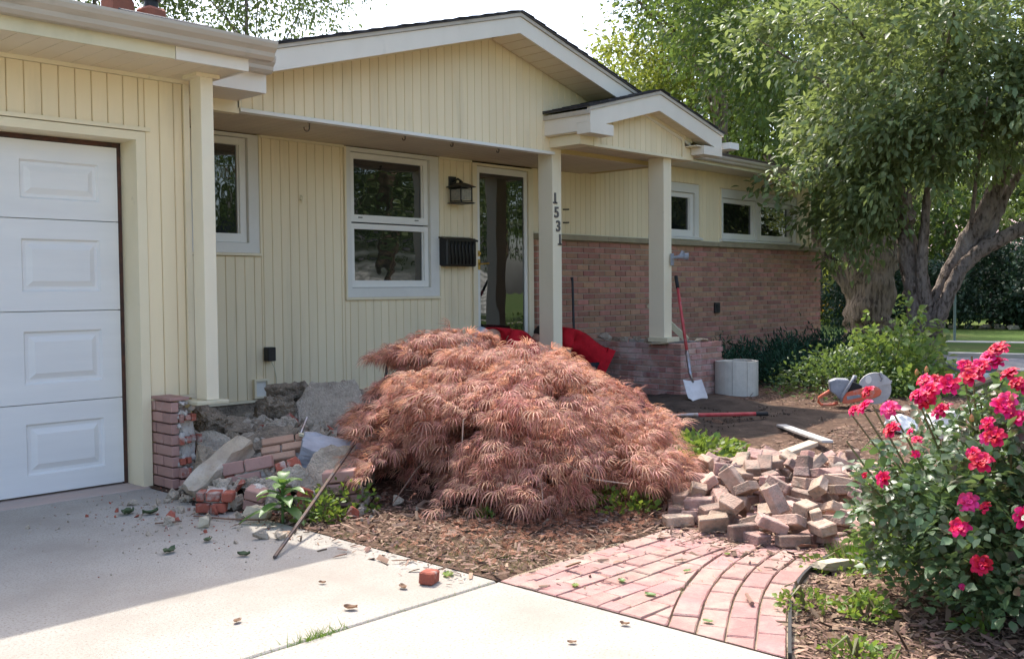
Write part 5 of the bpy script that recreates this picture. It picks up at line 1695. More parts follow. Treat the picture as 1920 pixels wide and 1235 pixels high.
for k in range(26):
    a = 2 * math.pi * k / 26 + g.uniform(-.1, .1)
    wv = g.uniform(.1, .8)
    e = dome(np.array([a]), np.array([wv]))[0]; e[2] *= .72; e[:2] = MC[:2] + (e[:2] - MC[:2]) * .9
    s0 = np.array([4.48, 4.3, g.uniform(.2, .55)])
    mid = s0 * .5 + e * .5; mid[2] = max(s0[2], e[2]) + .01
    tb = MB(); tb.tube([tuple(s0), tuple(s0 * .75 + mid * .25 + np.array([0, 0, .06])), tuple(mid), tuple(mid * .4 + e * .6), tuple(e + np.array([0, 0, -.08]))], [.016, .013, .009, .006, .003], 6)
    tb.build('branch', TWIG, mpl)
# a few bare twigs that stand out of the foliage at the front
for (a, b, c) in (((4.15, 3.75, .34), (3.95, 3.55, .25), (3.82, 3.42, .12)), ((4.3, 3.62, .45), (4.22, 3.5, .42), (4.2, 3.45, .33)), ((3.9, 4.05, .5), (3.8, 3.98, .5), (3.76, 3.95, .38)), ((4.1, 3.6, .3), (4.15, 3.35, .2), (4.25, 3.2, .18))):
    tb = MB(); tb.tube([a, b, c], [.006, .0045, .003], 5); tb.build('branch', mk('pale_twig', (.42, .31, .24), .8) if 'pale_twig' not in MATS else MATS['pale_twig'], mpl)

# ------------------------------------------------------------------ rose bush
RB = np.array([4.00, 1.22, .42])
rs = empty('rose_bush', (3.98, 1.26, 0), 'rose bush full of bright pink-red blooms at the right of the walk', 'rose bush')
g = np.random.default_rng(5)
n = 2900
dirs = unit(g.normal(0, 1, (n, 3))); rr = g.beta(3.0, 1.4, n)
dirs[:, 2] -= .12
cen = RB + dirs * rr[:, None] * np.array([.57, .58, .50])
# leggy shoots to the upper left
shoots = []
for (tipx, tipy, tipz) in ((3.78, 1.75, .70), (3.75, 1.69, .72), (3.69, 1.63, .76), (3.64, 1.55, .78), (3.62, 1.44, .82), (3.50, 1.56, .50), (3.49, 1.49, .53), (3.66, 1.72, .62), (3.83, 1.32, .95), (3.72, 1.31, .9)):
    s0 = np.array([3.92 + g.uniform(-.08, .08), 1.3 + g.uniform(-.06, .1), .1]); e = np.array([tipx, tipy, tipz])
    mid = s0 * .45 + e * .55 + np.array([0, 0, -.02])
    shoots.append((s0, mid, e))
    for k in range(13):
        t = g.uniform(.35, .92)
        cen = np.vstack([cen, (s0 * (1 - t) ** 2 + 2 * mid * t * (1 - t) + e * t * t + g.normal(0, .02, 3))[None]])
cen = cen[(cen[:, 2] > .06)]
thin = ((cen[:, 1] > 1.30) & (cen[:, 2] > .50)) & (g.uniform(0, 1, len(cen)) < .72)
cen = cen[~thin]
# each spray is a compound leaf of five leaflets
ax_ = unit(np.stack([cen[:, 0] - RB[0], cen[:, 1] - RB[1], .25 * (cen[:, 2] - .2)], -1) + g.normal(0, .6, (len(cen), 3)))
X, Y, Z = frames(ax_, g.normal(0, .5, len(cen)))
tv, tf = [], []
for (ox, oy, ang, s) in ((0, .055, 0, 1.1), (.008, .035, -1.0, .95), (-.008, .035, 1.0, .95), (.008, .012, -1.15, .8), (-.008, .012, 1.15, .8)):
    b = len(tv)
    for p in LEAF4[0]:
        q = (p[0] * 1.5 * .036 * s, p[1] * .036 * s, p[2] * .036 * s)
        tv.append((ox + q[0] * math.cos(ang) - q[1] * math.sin(ang), oy + q[0] * math.sin(ang) + q[1] * math.cos(ang), q[2] - .1 * oy))
    tf += [tuple(b + i for i in f) for f in LEAF4[1]]
V1, F1 = scatter(tv, tf, cen, X, Y, Z, g.uniform(.75, 1.45, len(cen)))
tag(link('foliage', np_mesh('foliage', V1 - np.array(WL[rs.name]), F1), LROSE, rs, WL[rs.name]), kind='stuff')
for (s0, mid, e) in shoots:
    b = MB(); b.tube([tuple(s0 * (1 - t) ** 2 + 2 * mid * t * (1 - t) + e * t * t) for t in np.linspace(0, 1, 6)], [.007, .006, .005, .0045, .004, .0035], 6); b.build('stem', STEMR, rs)
for k in range(40):
    dd = unit(g.normal(0, 1, 3)); dd[2] = abs(dd[2])
    e = RB + dd * np.array([.48, .5, .44]) * g.uniform(.7, 1)
    s0 = np.array([3.98 + g.uniform(-.1, .1), 1.28 + g.uniform(-.1, .1), 0])
    b = MB(); b.tube([tuple(s0), tuple((s0 + e) / 2 + g.normal(0, .03, 3) + np.array([0, 0, .05])), tuple(e)], [.008, .005, .003], 5); b.build('stem', STEMR, rs)
# blooms
def bloom_mesh(seed):
    q = np.random.default_rng(seed)
    tv, tf = [], []
    for ring, (np_, r0, ln, el) in enumerate(((4, .12, .55, 1.30), (5, .18, .75, .92), (6, .22, 1.0, .50), (7, .22, 1.1, .12))):
        for k in range(np_):
            a = 2 * math.pi * (k + .5 * (ring % 2)) / np_ + q.normal(0, .12)
            e = el + q.normal(0, .12); l = ln * q.uniform(.85, 1.1); wd = .36 * q.uniform(.85, 1.15) * (.7 + .1 * ring)
            d = np.array([math.cos(a) * math.cos(e), math.sin(a) * math.cos(e), math.sin(e)])
            up = np.array([-math.cos(a) * math.sin(e), -math.sin(a) * math.sin(e), math.cos(e)])
            s = np.array([-math.sin(a), math.cos(a), 0])
            o = np.array([math.cos(a), math.sin(a), 0]) * r0 * .5 + np.array([0, 0, .12 - .04 * ring])
            b = len(tv)
            for (t, ww, cu) in ((0, .35, 0), (.45, 1.0, .10), (.8, 1.05, .13), (1.0, .55, -.03)):
                for sgn in (-1, 0, 1):
                    rf = q.normal(0, .025)
                    tv.append(tuple(o + d * t * l + s * wd * ww * sgn * .9 + up * (cu + .10 * abs(sgn) * (1 if t < .9 else -.3) + rf)))
            for i in range(3):
                for j in range(2):
                    tf.append((b + i * 3 + j, b + i * 3 + j + 1, b + (i + 1) * 3 + j + 1, b + (i + 1) * 3 + j))
    me = np_mesh('blossom', tv, tf, True); me.materials.append((PETAL, PETAL, PETALB, PETALC, PETAL, PETALB)[seed])
    return me
BM = [bloom_mesh(i) for i in range(6)]
FL = [(3.78,1.75,0.70),(3.75,1.69,0.72),(3.69,1.63,0.76),(3.63,1.54,0.78),(3.66,1.42,0.86),(3.62,1.43,0.83),(3.60,1.45,0.80),(3.61,1.38,0.84),(3.56,1.34,0.80),(3.56,1.37,0.79),(3.58,1.32,0.82),(3.57,1.28,0.80),(3.83,1.32,0.95),(3.72,1.31,0.91),(3.70,1.26,0.90),(3.79,1.26,0.94),(3.81,1.23,0.95),(3.82,1.21,0.94),(3.75,1.27,0.93),(3.74,1.14,0.90),(3.71,1.12,0.88),(3.68,1.15,0.87),(3.65,1.10,0.82),(3.61,1.10,0.79),(3.60,1.08,0.76),(3.54,1.15,0.74),(3.52,1.17,0.70),(3.53,1.12,0.69),(3.50,1.15,0.66),(3.50,1.18,0.68),(3.52,1.43,0.70),(3.51,1.45,0.68),(3.47,1.49,0.53),(3.50,1.56,0.50),(3.47,1.39,0.64),(3.47,1.36,0.63),(3.44,1.20,0.45),(3.44,1.22,0.41),(3.46,1.12,0.45),(3.49,1.06,0.46),(3.48,1.16,0.28),(3.50,1.24,0.20)]
SZS = {12: .6, 30: .8, 33: .5, 34: .5, 35: .5, 38: .6, 41: .5, 31: 1.05}
for i, p in enumerate(FL):
    s = .030 * SZS.get(i, 1.0) * rnd.uniform(.75, 1.2)
    nd = Vector((p[0] - RB[0] - .25, p[1] - RB[1], .30 + .4 * max(0, p[2] - .5))).normalized()
    nd = (nd + Vector((rnd.gauss(0, .25), rnd.gauss(0, .25), rnd.gauss(0, .2) + .25))).normalized()
    p = (p[0] + rnd.gauss(0, .018), p[1] + rnd.gauss(0, .022), p[2] + rnd.gauss(0, .022))
    o = link('blossom', BM[(i * 7 + i // 4) % 6], None, rs, p, (nd.to_track_quat('Z', 'Y') @ Euler((0, 0, rnd.uniform(0, 6))).to_quaternion()).to_euler())
    o.scale = (s, s, s)
for k in range(16):
    p = RB + unit(np.array([g.uniform(-1, -.2), g.uniform(-.8, .9), g.uniform(.4, 1.2)])) * np.array([.55, .58, .55])
    b = MB(); b.lathe(tuple(p), [(0.0, 0), (.008, .004), (.009, .012), (.005, .022), (0.0, .028)], 8); b.build('bud', BUD, rs, smooth=True)


# ------------------------------------------------------------------ other plants near by
def leafy(name, label, cat, loc, spread, height, nleaf, leaf, mat, seed, tpl=LEAF4, droop=.15, width=1.0, nst=8, stem=STEMR, shape='dome', jit=.6, tall=None, kind=None, group=None, clump=0.0):
    q = np.random.default_rng(seed)
    t = empty(name, loc, label, cat, group)
    if kind: t['kind'] = kind
    loc = np.array(loc, float)
    d = unit(q.normal(0, 1, (nleaf, 3))); d[:, 2] = np.abs(d[:, 2])
    rr = q.beta(3.2, 1.3, nleaf)
    p = loc + d * rr[:, None] * np.array([spread[0], spread[1], height])
    if clump:
        # push leaves towards random sprig centres so that gaps open between them
        nc = max(6, int(nleaf / 22)); cd = unit(q.normal(0, 1, (nc, 3))); cd[:, 2] = np.abs(cd[:, 2])
        cp = loc + cd * q.beta(4, 1.1, nc)[:, None] * np.array([spread[0], spread[1], height])
        k = q.integers(0, nc, nleaf)
        off = q.normal(0, 1, (nleaf, 3)) * clump
        p = cp[k] + off; d = unit(cd[k] + .6 * unit(off))
    p[:, 2] = np.maximum(p[:, 2], loc[2] + .02)
    if tall is not None:
        for (tx, ty, th, tn) in tall:
            hh = q.uniform(.25, 1, tn) * th
            p = np.vstack([p, np.stack([tx + q.normal(0, .05, tn) + .12 * (1 - hh / th) * q.normal(0, 1, tn), ty + q.normal(0, .05, tn) + .12 * (1 - hh / th) * q.normal(0, 1, tn), loc[2] + hh], -1)])
            d = np.vstack([d, unit(q.normal(0, 1, (tn, 3)) * np.array([1, 1, .35]) + np.array([0, 0, .25]))])
    V1, F1 = leaf_cloud(p, d, leaf, jit, droop, tpl, width, g=q)
    tag(link('foliage', np_mesh('foliage', V1 - loc, F1), mat, t, loc), kind='stuff')
    for k in range(nst):
        a = q.uniform(0, 6.28); e = loc + np.array([math.cos(a) * spread[0] * .7, math.sin(a) * spread[1] * .7, height * q.uniform(.5, .9)])
        b = MB(); b.tube([tuple(loc + np.array([0, 0, -.03])), tuple(loc * .5 + e * .5 + np.array([0, 0, .06])), tuple(e)], [.009, .006, .003], 5); b.build('stem', stem, t)
    return t
leafy('bright_shrub', 'bright lime-green shrub with one tall shoot before the tree trunks', 'shrub', (11.25, 4.85, .02), (.62, .62, .55), .7 and 2600, 2600, .075, LSHRUB, 31) if False else None
leafy('leafy_shrub', 'bright lime-green shrub with a tall shoot standing before the crabapple trunk', 'shrub', (11.35, 4.80, .0), (.75, .60), .72, 2300, .085, LSHRUB, 31, clump=.085, tall=((11.55, 4.72, 1.12, 70), (11.30, 5.05, .92, 70), (11.75, 4.6, .95, 60), (11.9, 4.45, .85, 50)), width=1.25)
leafy('low_shrub', 'mid-green spreading shrub behind the orange saw', 'shrub', (10.55, 5.05, .0), (.75, .62), .50, 2600, .062, mk('mid_shrub_leaf', (.085, .145, .045), .45, isl=.35, hue=.02, trans=.35, tcol=(.24, .34, .06), spec=.5), 33, clump=.08, width=.9)
# junipers along the brick wall
for i, (x, y, sx, sy, h, lab) in enumerate(((10.9, 6.75, .75, .55, .46, 'dark green juniper just right of the concrete ring'), (12.1, 6.75, .85, .6, .50, 'dark juniper against the brick wall below the outlet cover'),
                                           (13.3, 6.8, .9, .6, .52, 'dark juniper spreading below the pair of wing windows'), (14.5, 6.8, .85, .6, .55, 'dark juniper at the far right corner of the brick wall'),
                                           (11.2, 6.05, .6, .5, .34, 'low dark juniper in front of the others beside the concrete ring'))):
    leafy('juniper', lab, 'juniper', (x, y, .0), (sx, sy), h, 2600, .085, LJUN, 41 + i, tpl=LEAF2, width=.38, droop=-.1, jit=.45, nst=5, stem=TWIG, group='junipers along the brick wall', clump=.075)

# broad-leaved weed on the drive edge
wd = empty('broadleaf_weed', (2.98, 4.50, 0), 'broad-leaved green weed growing at the foot of the rubble', 'weed')
q = np.random.default_rng(3)
for k in range(17):
    a = 2.4 * k + q.uniform(-.2, .2); ln = .25 * (1 - .03 * k) * q.uniform(.85, 1.1); el = .22 + .045 * k
    p0 = np.array([2.98, 4.50, .05 + .010 * k])
    d = np.array([math.cos(a), math.sin(a), 0]); s = np.array([-math.sin(a), math.cos(a), 0])
    tv, tf = [], []
    for i in range(6):
        t = i / 5
        wv = .034 * math.sin(math.pi * min(1, t * .93 + .05)) ** .8
        zz = math.sin(el) * t * ln - .55 * ln * t * t
        c = p0 + d * t * ln * math.cos(el) + np.array([0, 0, zz])
        tv += [tuple(c - s * wv + np.array([0, 0, .008])), tuple(c), tuple(c + s * wv + np.array([0, 0, .008]))]
    for i in range(5):
        for j in range(2): tf.append((i * 3 + j, i * 3 + j + 1, i * 3 + j + 4, i * 3 + j + 3))
    link('leaf', np_mesh('leaf', np.array(tv) - np.array(WL[wd.name]), tf, True), LWEED, wd, WL[wd.name])
MB().tube([(2.98, 4.5, -.02), (2.98, 4.5, .22)], .008, 6).build('stem', LWEED, wd)
for (x, y, s, h, n_, lab, lf) in ((3.16, 4.42, .16, .16, 240, 'small-leaved creeper sprawling right of the broad-leaved weed', .035),
                             (3.38, 4.50, .20, .20, 220, 'leafy green creeper under the left edge of the maple', .035),
                             (6.15, 4.05, .42, .16, 620, 'yellow-green ground cover between the maple and the paver heap', .055),
                             (3.72, 3.75, .05, .05, 50, 'tiny light green sprig at the front foot of the maple', .025),
                             (4.35, 3.35, .26, .10, 260, 'dark green leaves under the front right skirt of the maple', .04),
                             (3.50, 1.80, .13, .07, 170, 'light green clover patch at the right edge of the walk', .024),
                             (3.52, 1.58, .10, .10, 170, 'feathery green weed in the mulch beside the walk', .03),
                             (4.15, 1.92, .22, .05, 200, 'low green weeds below the limestone slab', .028),
                             (3.13, 1.42, .14, .06, 170, 'green weed patch at the lower end of the walk edging', .026),
                             (3.70, 1.25, .08, .06, 60, 'little weed in the shade under the rose bush', .03)):
    leafy('weed_patch', lab, 'weed', (x, y, gz(x, y)), (s, s), h, n_, lf, LIVY, int(x * 100 + y * 10), nst=2, droop=-.1, tpl=LEAF2, width=1.3)


# grass: blades as one object per patch
def grass(pts, h, label, name='grass', mat=GRASSB, seed=1, lean=.5):
    q = np.random.default_rng(seed)
    pos = np.array(pts)
    n = len(pos)
    d = np.stack([q.normal(0, lean, n), q.normal(0, lean, n), np.ones(n)], -1)
    X, Y, Z = frames(d, q.uniform(-3, 3, n))
    tv = [(-.028, 0, 0), (.028, 0, 0), (-.022, .45, .03), (.022, .45, .03), (0, 1, .22)]
    tf = [(0, 1, 3), (0, 3, 2), (2, 3, 4)]
    V1, F1 = scatter(tv, tf, pos, X, Y, Z, h * q.uniform(.5, 1.2, n))
    return tag(link(name, np_mesh(name, V1, F1), mat), label, 'grass', kind='stuff')
q = np.random.default_rng(17)
P_ = [(x, y, gz(x, y)) for x, y in zip(q.normal(4.42, .28, 5200), q.normal(1.98, .13, 5200)) if y > 1.72 + .0 * x and not (x < 4.2 and y < 2.06) and y < 2.06]
grass(P_, .105, 'fresh green grass between the paver heap and the rose bush', seed=3, lean=.35)
P_ = [(x, 2.907 + dy, -.01) for x, dy in zip(q.normal(2.06, .06, 190), q.normal(0, .012, 190))]
grass(P_, .05, 'tuft of grass growing from the joint in the drive', seed=4, lean=.8)
P_ = [(x, 2.907 + dy, -.012) for x, dy in zip(q.uniform(1.5, 2.95, 220), q.normal(0, .006, 220))]
grass(P_, .03, 'thin moss and grass along the drive joint', seed=5, lean=.9)
P_ = []
for (cx, cy, sx, n_) in ((3.10, 3.35, .16, 700), (3.2, 3.0, .18, 800), (3.05, 3.65, .08, 200), (3.45, 3.3, .15, 300), (3.0, 4.0, .05, 100), (3.3, 1.45, .3, 500), (4.0, 1.85, .3, 500)):
    for i in range(n_):
        x, y = q.normal(cx, sx), q.normal(cy, sx)
        if x > 2.975: P_.append((x, y, gz(x, y)))
P_ = [p for p in P_ if not (2.97 < p[0] < 4.6 and 1.6 + (p[0] - 2.97) * .45 - .1 < p[1] < 2.95 and p[1] > 1.95)]
grass(P_, .03, 'short moss and seedling grass on the mulch beside the drive', seed=6, lean=.9, mat=mk('moss_blade', (.15, .18, .04), .7, isl=.35, hue=.025, trans=.3))
P_ = [(x, y, -.02) for x, y in zip(q.uniform(11.5, 15, 6000), q.uniform(1.0, 4.4, 6000))]
grass([(a, b, gz(a, b)) for a, b, c in P_], .09, 'rough grass beside the side street', seed=7)
# moss tufts in the walk's joints
P_ = []
for i in range(900):
    s_ = q.uniform(0, 1.8); k = q.integers(0, 5)
    p, tg = on_edge(s_, k * W_ + q.normal(0, .003)); P_.append((p.x, p.y, -.008))
for i in range(1100):
    P_.append((q.uniform(2.99, 4.4), 2.905 - q.integers(0, 7) * W_ + q.normal(0, .003), -.008))
grass([p for p in P_ if p[0] > 2.98 and noise.noise(Vector((p[0] * 3, p[1] * 3, 4))) > -.12], .024, 'moss in the joints of the brick walk', seed=8, lean=1.0, mat=MATS['moss_blade'])

# bark chips over the bed
q = np.random.default_rng(23)
def on_walk(x, y):
    if x > 4.9: return False
    lo = np.interp(x, [2.93, 3.2, 3.49, 3.72, 3.94, 4.25, 4.9], [1.56, 1.70, 1.85, 1.945, 2.01, 2.055, 2.08])
    return lo < y < 2.92
cp = []
for (cx0, cx1, cy0, cy1, n_) in ((2.98, 5.2, 2.6, 4.8, 9500), (2.98, 4.6, .6, 2.0, 8000), (5.0, 8.5, 2.2, 4.6, 6500), (8.0, 12.5, 2.0, 5.6, 7000), (9.8, 12.5, 5.4, 6.6, 1500)):
    x = q.uniform(cx0, cx1, n_); y = q.uniform(cy0, cy1, n_)
    for a, b in zip(x, y):
        if on_walk(a, b) or a < 2.985: continue
        if 5.4 < a < 9.3 and b > 3.9 and q.random() < .93: continue
        cp.append((a, b, gz(a, b)))
cp += [(a, b, .004) for a, b in zip(q.normal(2.9, .06, 160), q.uniform(3.0, 4.6, 160)) if a < 2.96]
cp += [(a, b, .004) for a, b in zip(q.uniform(2.99, 4.3, 90), q.uniform(2.5, 2.95, 90))]
cp += [(a, b, .001) for a, b in zip(q.normal(4.35, .22, 900), q.uniform(2.1, 2.95, 900)) if a > 3.7]
cp = np.array(cp)
n = len(cp)
cp[:, 2] += q.uniform(.002, .014, n)
d = np.stack([q.normal(0, 1, n), q.normal(0, 1, n), q.normal(0, .22, n)], -1)
X, Y, Z = frames(d, q.normal(0, .5, n))
tv = [(-.5, 0, 0), (.5, 0, 0), (.35, 1, .06), (-.42, .9, .02), (0, .5, .3)]
tf = [(0, 1, 4), (1, 2, 4), (2, 3, 4), (3, 0, 4)]
s = q.lognormal(-3.55, .45, n)
V1, F1 = scatter(tv, tf, cp, X, Y, Z, np.stack([s * q.uniform(.12, .32, n), s, s * .3], 1))
tag(link('bark_chips', np_mesh('bark_chips', V1, F1), CHIP), 'brown shredded bark chips covering the planting bed', 'mulch', kind='stuff')
# fallen maple bits
n = 1400
cx_, cy_ = q.normal(4.1, .5, n), q.normal(3.45, .3, n)
ok = np.array([not on_walk(a, b) and a > 2.99 for a, b in zip(cx_, cy_)])
pp = np.array([(a, b, gz(a, b) + .014) for a, b in zip(cx_[ok], cy_[ok])])
d = np.stack([q.normal(0, 1, len(pp)), q.normal(0, 1, len(pp)), q.normal(0, .2, len(pp))], -1)
X, Y, Z = frames(d, q.normal(0, .6, len(pp)))
V1, F1 = scatter(LT[0], LT[1], pp, X, Y, Z, .045 * q.uniform(.6, 1.2, len(pp)))
tag(link('fallen_maple_leaves', np_mesh('fallen_maple_leaves', V1, F1), mk('dry_maple', (.27, .11, .06), .8, isl=.4)), 'dry reddish maple leaves scattered on the mulch below the maple', 'leaves', kind='stuff')

# single leaves and crumbs on the drive and walk
LV = [((2.52, 5.30), .10, DEADG, 'larger of two wilted dark leaves on the shaded drive'), ((2.60, 5.20), .085, DEADG, 'smaller wilted dark leaf beside the larger one'),
      ((2.27, 4.36), .075, DEADG, 'curled dark leaf in the middle of the shaded drive'), ((2.47, 4.05), .06, DEADG, 'small dark leaf near the foot of the steel bar'),
      ((2.50, 4.42), .06, DEADG, 'curled leaf between two dark leaves on the shaded drive'), ((2.63, 3.12), 0.046, DEAD, 'green-brown torn leaf beside the lone red brick'),
      ((2.32, 3.06), 0.053, DEAD, 'brown curled leaf on the sunlit drive above the joint'), ((2.45, 3.42), 0.031, DEAD, 'little brown leaf at the shadow edge on the drive'),
      ((2.88, 3.12), .07, LIVY, 'pale green leaf beside the mulch edge on the drive'), ((2.60, 2.20), 0.031, DEAD, 'olive leaf on the lower sunlit slab'),
      ((2.87, 2.18), 0.037, DEAD, 'tan torn leaf on the lower slab near the walk'), ((3.22, 2.32), 0.051, LWEED, 'green leaf flat on the walk near the drive'),
      ((3.30, 2.52), 0.048, LWEED, 'green leaf on the walk nearer the maple'), ((3.12, 2.62), 0.045, LIVY, 'light green leaf at the left side of the walk'),
      ((3.60, 2.40), 0.045, LWEED, 'green leaf in the middle of the walk'), ((3.1, 1.98), 0.042, LWEED, 'leaf on the weed where walk and drive meet'),
      ((3.95, 2.42), 0.036, LIVY, 'green leaf farther along the walk'), ((1.95, 3.25), .04, DEAD, 'tiny brown crumb on the sunlit drive')]
for i, ((x, y), s, mt, lab) in enumerate(LV):
    q2 = np.random.default_rng(200 + i)
    tv, tf = [], []
    nU, nV = 7, 5
    for a in range(nU):
        t = a / (nU - 1)
        for b in range(nV):
            v = b / (nV - 1) * 2 - 1
            wv = .34 * math.sin(math.pi * (t * .94 + .03)) ** .7
            tv.append(((t - .5) * s, v * wv * s, (.10 * v * v + .10 * abs(t - .5) ** 2 * 4 * .6 + q2.normal(0, .02) + .03) * s * (1.6 if mt in (DEADG, DEAD) else .7)))
    for a in range(nU - 1):
        for b in range(nV - 1): tf.append((a * nV + b, a * nV + b + 1, (a + 1) * nV + b + 1, (a + 1) * nV + b))
    o = link('fallen_leaf', np_mesh('fallen_leaf', tv, tf, True), mt, None, (x, y, .004), (0, 0, rnd.uniform(0, 6.28)))
    tag(o, lab, 'leaf')
b = MB(); b.tube([(3.36, 1.95, .014), (3.44, 2.02, .016)], [.009, .008], 6); tag(b.build('bark_stick', CHIP), 'short brown stick lying on the right courses of the walk', 'stick')
b = MB(); b.tube([(2.72, 4.95, .01), (2.80, 4.72, .014), (2.92, 4.58, .01)], .005, 5); tag(b.build('twig', TWIG), 'thin twig on the drive before the heap', 'twig')
b = MB(); b.tube([(2.5, 4.95, .008), (2.56, 4.86, .02), (2.62, 4.90, .008)], .004, 5); tag(b.build('twig', TWIG), 'bent twig left of the pale stone on the drive', 'twig')

# ------------------------------------------------------------------ trees
def limb(t, pts, rads, mat, name='limb', n=9):
    """bark tube with lumps"""
    P = [Vector(p) for p in pts]
    fine = []; fr_ = []
    for i in range(len(P) - 1):
        p0, p1, p2, p3 = P[max(i - 1, 0)], P[i], P[i + 1], P[min(i + 2, len(P) - 1)]
        for k in range(8):
            u_ = k / 8
            fine.append(.5 * ((2 * p1) + (p2 - p0) * u_ + (2 * p0 - 5 * p1 + 4 * p2 - p3) * u_ * u_ + (3 * p1 - p0 - 3 * p2 + p3) * u_ ** 3))
            fr_.append(rads[i] * (1 - u_) + rads[i + 1] * u_)
    fine.append(P[-1]); fr_.append(rads[-1])
    b = MB(); b.tube(fine, fr_, n * 3 if max(rads) > .12 else n)
    for i, v in enumerate(b.v):
        v = Vector(v)
        r_ = fr_[min(i // (n * 3 if max(rads) > .12 else n), len(fr_) - 1)]
        c = fine[min(i // (n * 3 if max(rads) > .12 else n), len(fine) - 1)]
        k = 1 + .24 * noise.noise(v * (1.2 / max(r_, .05)) * .6) + .16 * noise.noise(v * (3 / max(r_, .05)) * .5) + .08 * noise.noise(Vector((v.x, v.y, v.z * .35)) * (7 / max(r_, .05)) * .5)
        b.v[i] = tuple(c + (v - c) * k)
    return b.build(name, mat, t, smooth=True)


def crown(t, cl, nper, spread, leaf, mat, seed, tpl=LEAF2, droop=.25, jit=.6, width=1.0, name='crown', out_c=None):
    q = np.random.default_rng(seed)
    cl = np.asarray(cl, float)
    n = len(cl) * nper
    k = np.repeat(np.arange(len(cl)), nper)
    off = q.normal(0, 1, (n, 3)) * np.array([1, 1, .75])
    p = cl[k] + off * spread * q.uniform(.5, 1.3, len(cl))[k][:, None]
    oc = np.array(out_c if out_c is not None else cl.mean(0))
    d = unit(cl[k] - oc) * .7 + unit(off) * .8
    V1, F1 = leaf_cloud(p, d, leaf, jit, droop, tpl, width, g=q)
    o = np.array(WL[t.name])
    return tag(link(name, np_mesh(name, V1 - o, F1), mat, t, o), kind='stuff')


def blob(q, c, r_, n, lo=-1.0, thresh=0.0, freq=.5, beta=(3, 1.1)):
    """cluster centres in an uneven ellipsoid shell"""
    d = unit(q.normal(0, 1, (n * 3, 3)))
    d = d[d[:, 2] > lo]
    rr = q.beta(beta[0], beta[1], len(d))
    bump = np.array([1 + .28 * noise.noise(Vector(x * 2.2) + Vector(c)) for x in d])
    p = np.array(c) + d * (rr * bump)[:, None] * np.array(r_)
    keep = np.array([noise.noise(Vector(x) * freq + Vector((7, 3, 1))) > thresh for x in p])
    return p[keep][:n]


def local(base, r_):
    base = np.array(base, float); r_ = np.array([r_[0], r_[1], 0]); f_ = np.array([-r_[1], r_[0], 0])
    return lambda u, z, w=0.0: base + r_ * u + f_ * w + np.array([0, 0, z])


# crabapple at the right with forked grey trunk
CS = 1.14
cb = empty('crabapple_tree', (14.36, 5.59, 0), 'gnarled grey crabapple with forked trunk and dense crown overhanging the house corner', 'tree')
_lc = local((14.36, 5.59, 0), (.363, -.932))
Lc = lambda u, z, w=0.0: _lc(u * CS, 1.208 + (z - 1.208) * CS, w * CS)
limb(cb, [Lc(0, -.1), Lc(.0, .3), Lc(.03, .62), Lc(.05, .95)], [.29, .23, .21, .20], BARK, 'trunk')
limb(cb, [Lc(-.05, .75), Lc(-.13, 1.25), Lc(-.21, 1.72), Lc(-.29, 2.15), Lc(-.38, 2.9), Lc(-.36, 3.6), Lc(-.5, 4.6)], [.17, .155, .135, .125, .085, .06, .03], BARK)
limb(cb, [Lc(.02, .95, -.1), Lc(-.04, 1.35, -.15), Lc(-.02, 1.8, -.2), Lc(.03, 2.4, -.3), Lc(.1, 3.3, -.5), Lc(.2, 4.4, -.6)], [.12, .085, .07, .055, .04, .02], BARK)
limb(cb, [Lc(.08, .80), Lc(.27, 1.3), Lc(.50, 1.78), Lc(.74, 2.25), Lc(.98, 3.0), Lc(1.1, 4.2)], [.17, .135, .14, .115, .07, .03], BARK)
limb(cb, [Lc(.08, .62, -.12), Lc(.24, 1.05, -.2), Lc(.44, 1.45, -.2), Lc(.75, 1.72, -.1), Lc(1.3, 2.0), Lc(2.0, 2.5)], [.125, .095, .09, .105, .08, .04], BARK)
limb(cb, [Lc(.55, 1.6, .1), Lc(.75, 1.95, .1), Lc(.95, 2.4, .2), Lc(1.4, 3.2, .3)], [.12, .09, .06, .03], BARK)
st = limb(cb, [Lc(-.25, 1.95, -.1), Lc(-.2, 2.05, -.3), Lc(-.18, 2.07, -.38)], [.12, .10, .09], BARK, 'branch_stub')
q = np.random.default_rng(61)
C0 = Lc(.5, 3.75)
hub = blob(q, C0, (2.65, 2.5, 2.4), 150, lo=-.85, thresh=-.16, freq=1.3, beta=(2.6, 1.0))
cl = np.repeat(hub, 10, 0) + q.normal(0, 1, (len(hub) * 10, 3)) * np.array([.24, .24, .13])
fh = []
for i in range(44):                      # leaves hanging in front of the upper limbs
    c0 = Lc(q.uniform(-.55, 1.5), q.uniform(2.5, 4.4), q.uniform(-1.5, -.35)); fh.append(c0 + q.normal(0, 1, (9, 3)) * np.array([.2, .2, .12]))
for i in range(30):                      # low skirt over the house corner
    c0 = Lc(q.uniform(-1.28, -.35), q.uniform(2.1, 3.6), q.uniform(-.9, .5)); fh.append(c0 + q.normal(0, 1, (9, 3)) * np.array([.2, .2, .13]))
cl = np.vstack([cl] + fh)
ul = ((cl - np.array([14.36, 5.59, 0])) @ np.array([.363, -.932, 0])) / CS
# the crown's skirt: keep the trunk fork in view, let sprays droop at the left
skirt = np.where(ul < -.35, 1.95, np.where(ul < 1.0, 2.42, 2.05))
wdep = (cl - np.array([14.36, 5.59, 0])) @ np.array([.932, .363, 0])
skirt = 1.208 + (skirt - 1.208) * CS
skirt = skirt + np.where((wdep > .6), -.2, 0)
cl = cl[cl[:, 2] > skirt + q.normal(0, .10, len(cl))]
cl = cl[cl[:, 2] < 5.75]  # crown top above the view cut off to let sun into the leaves below
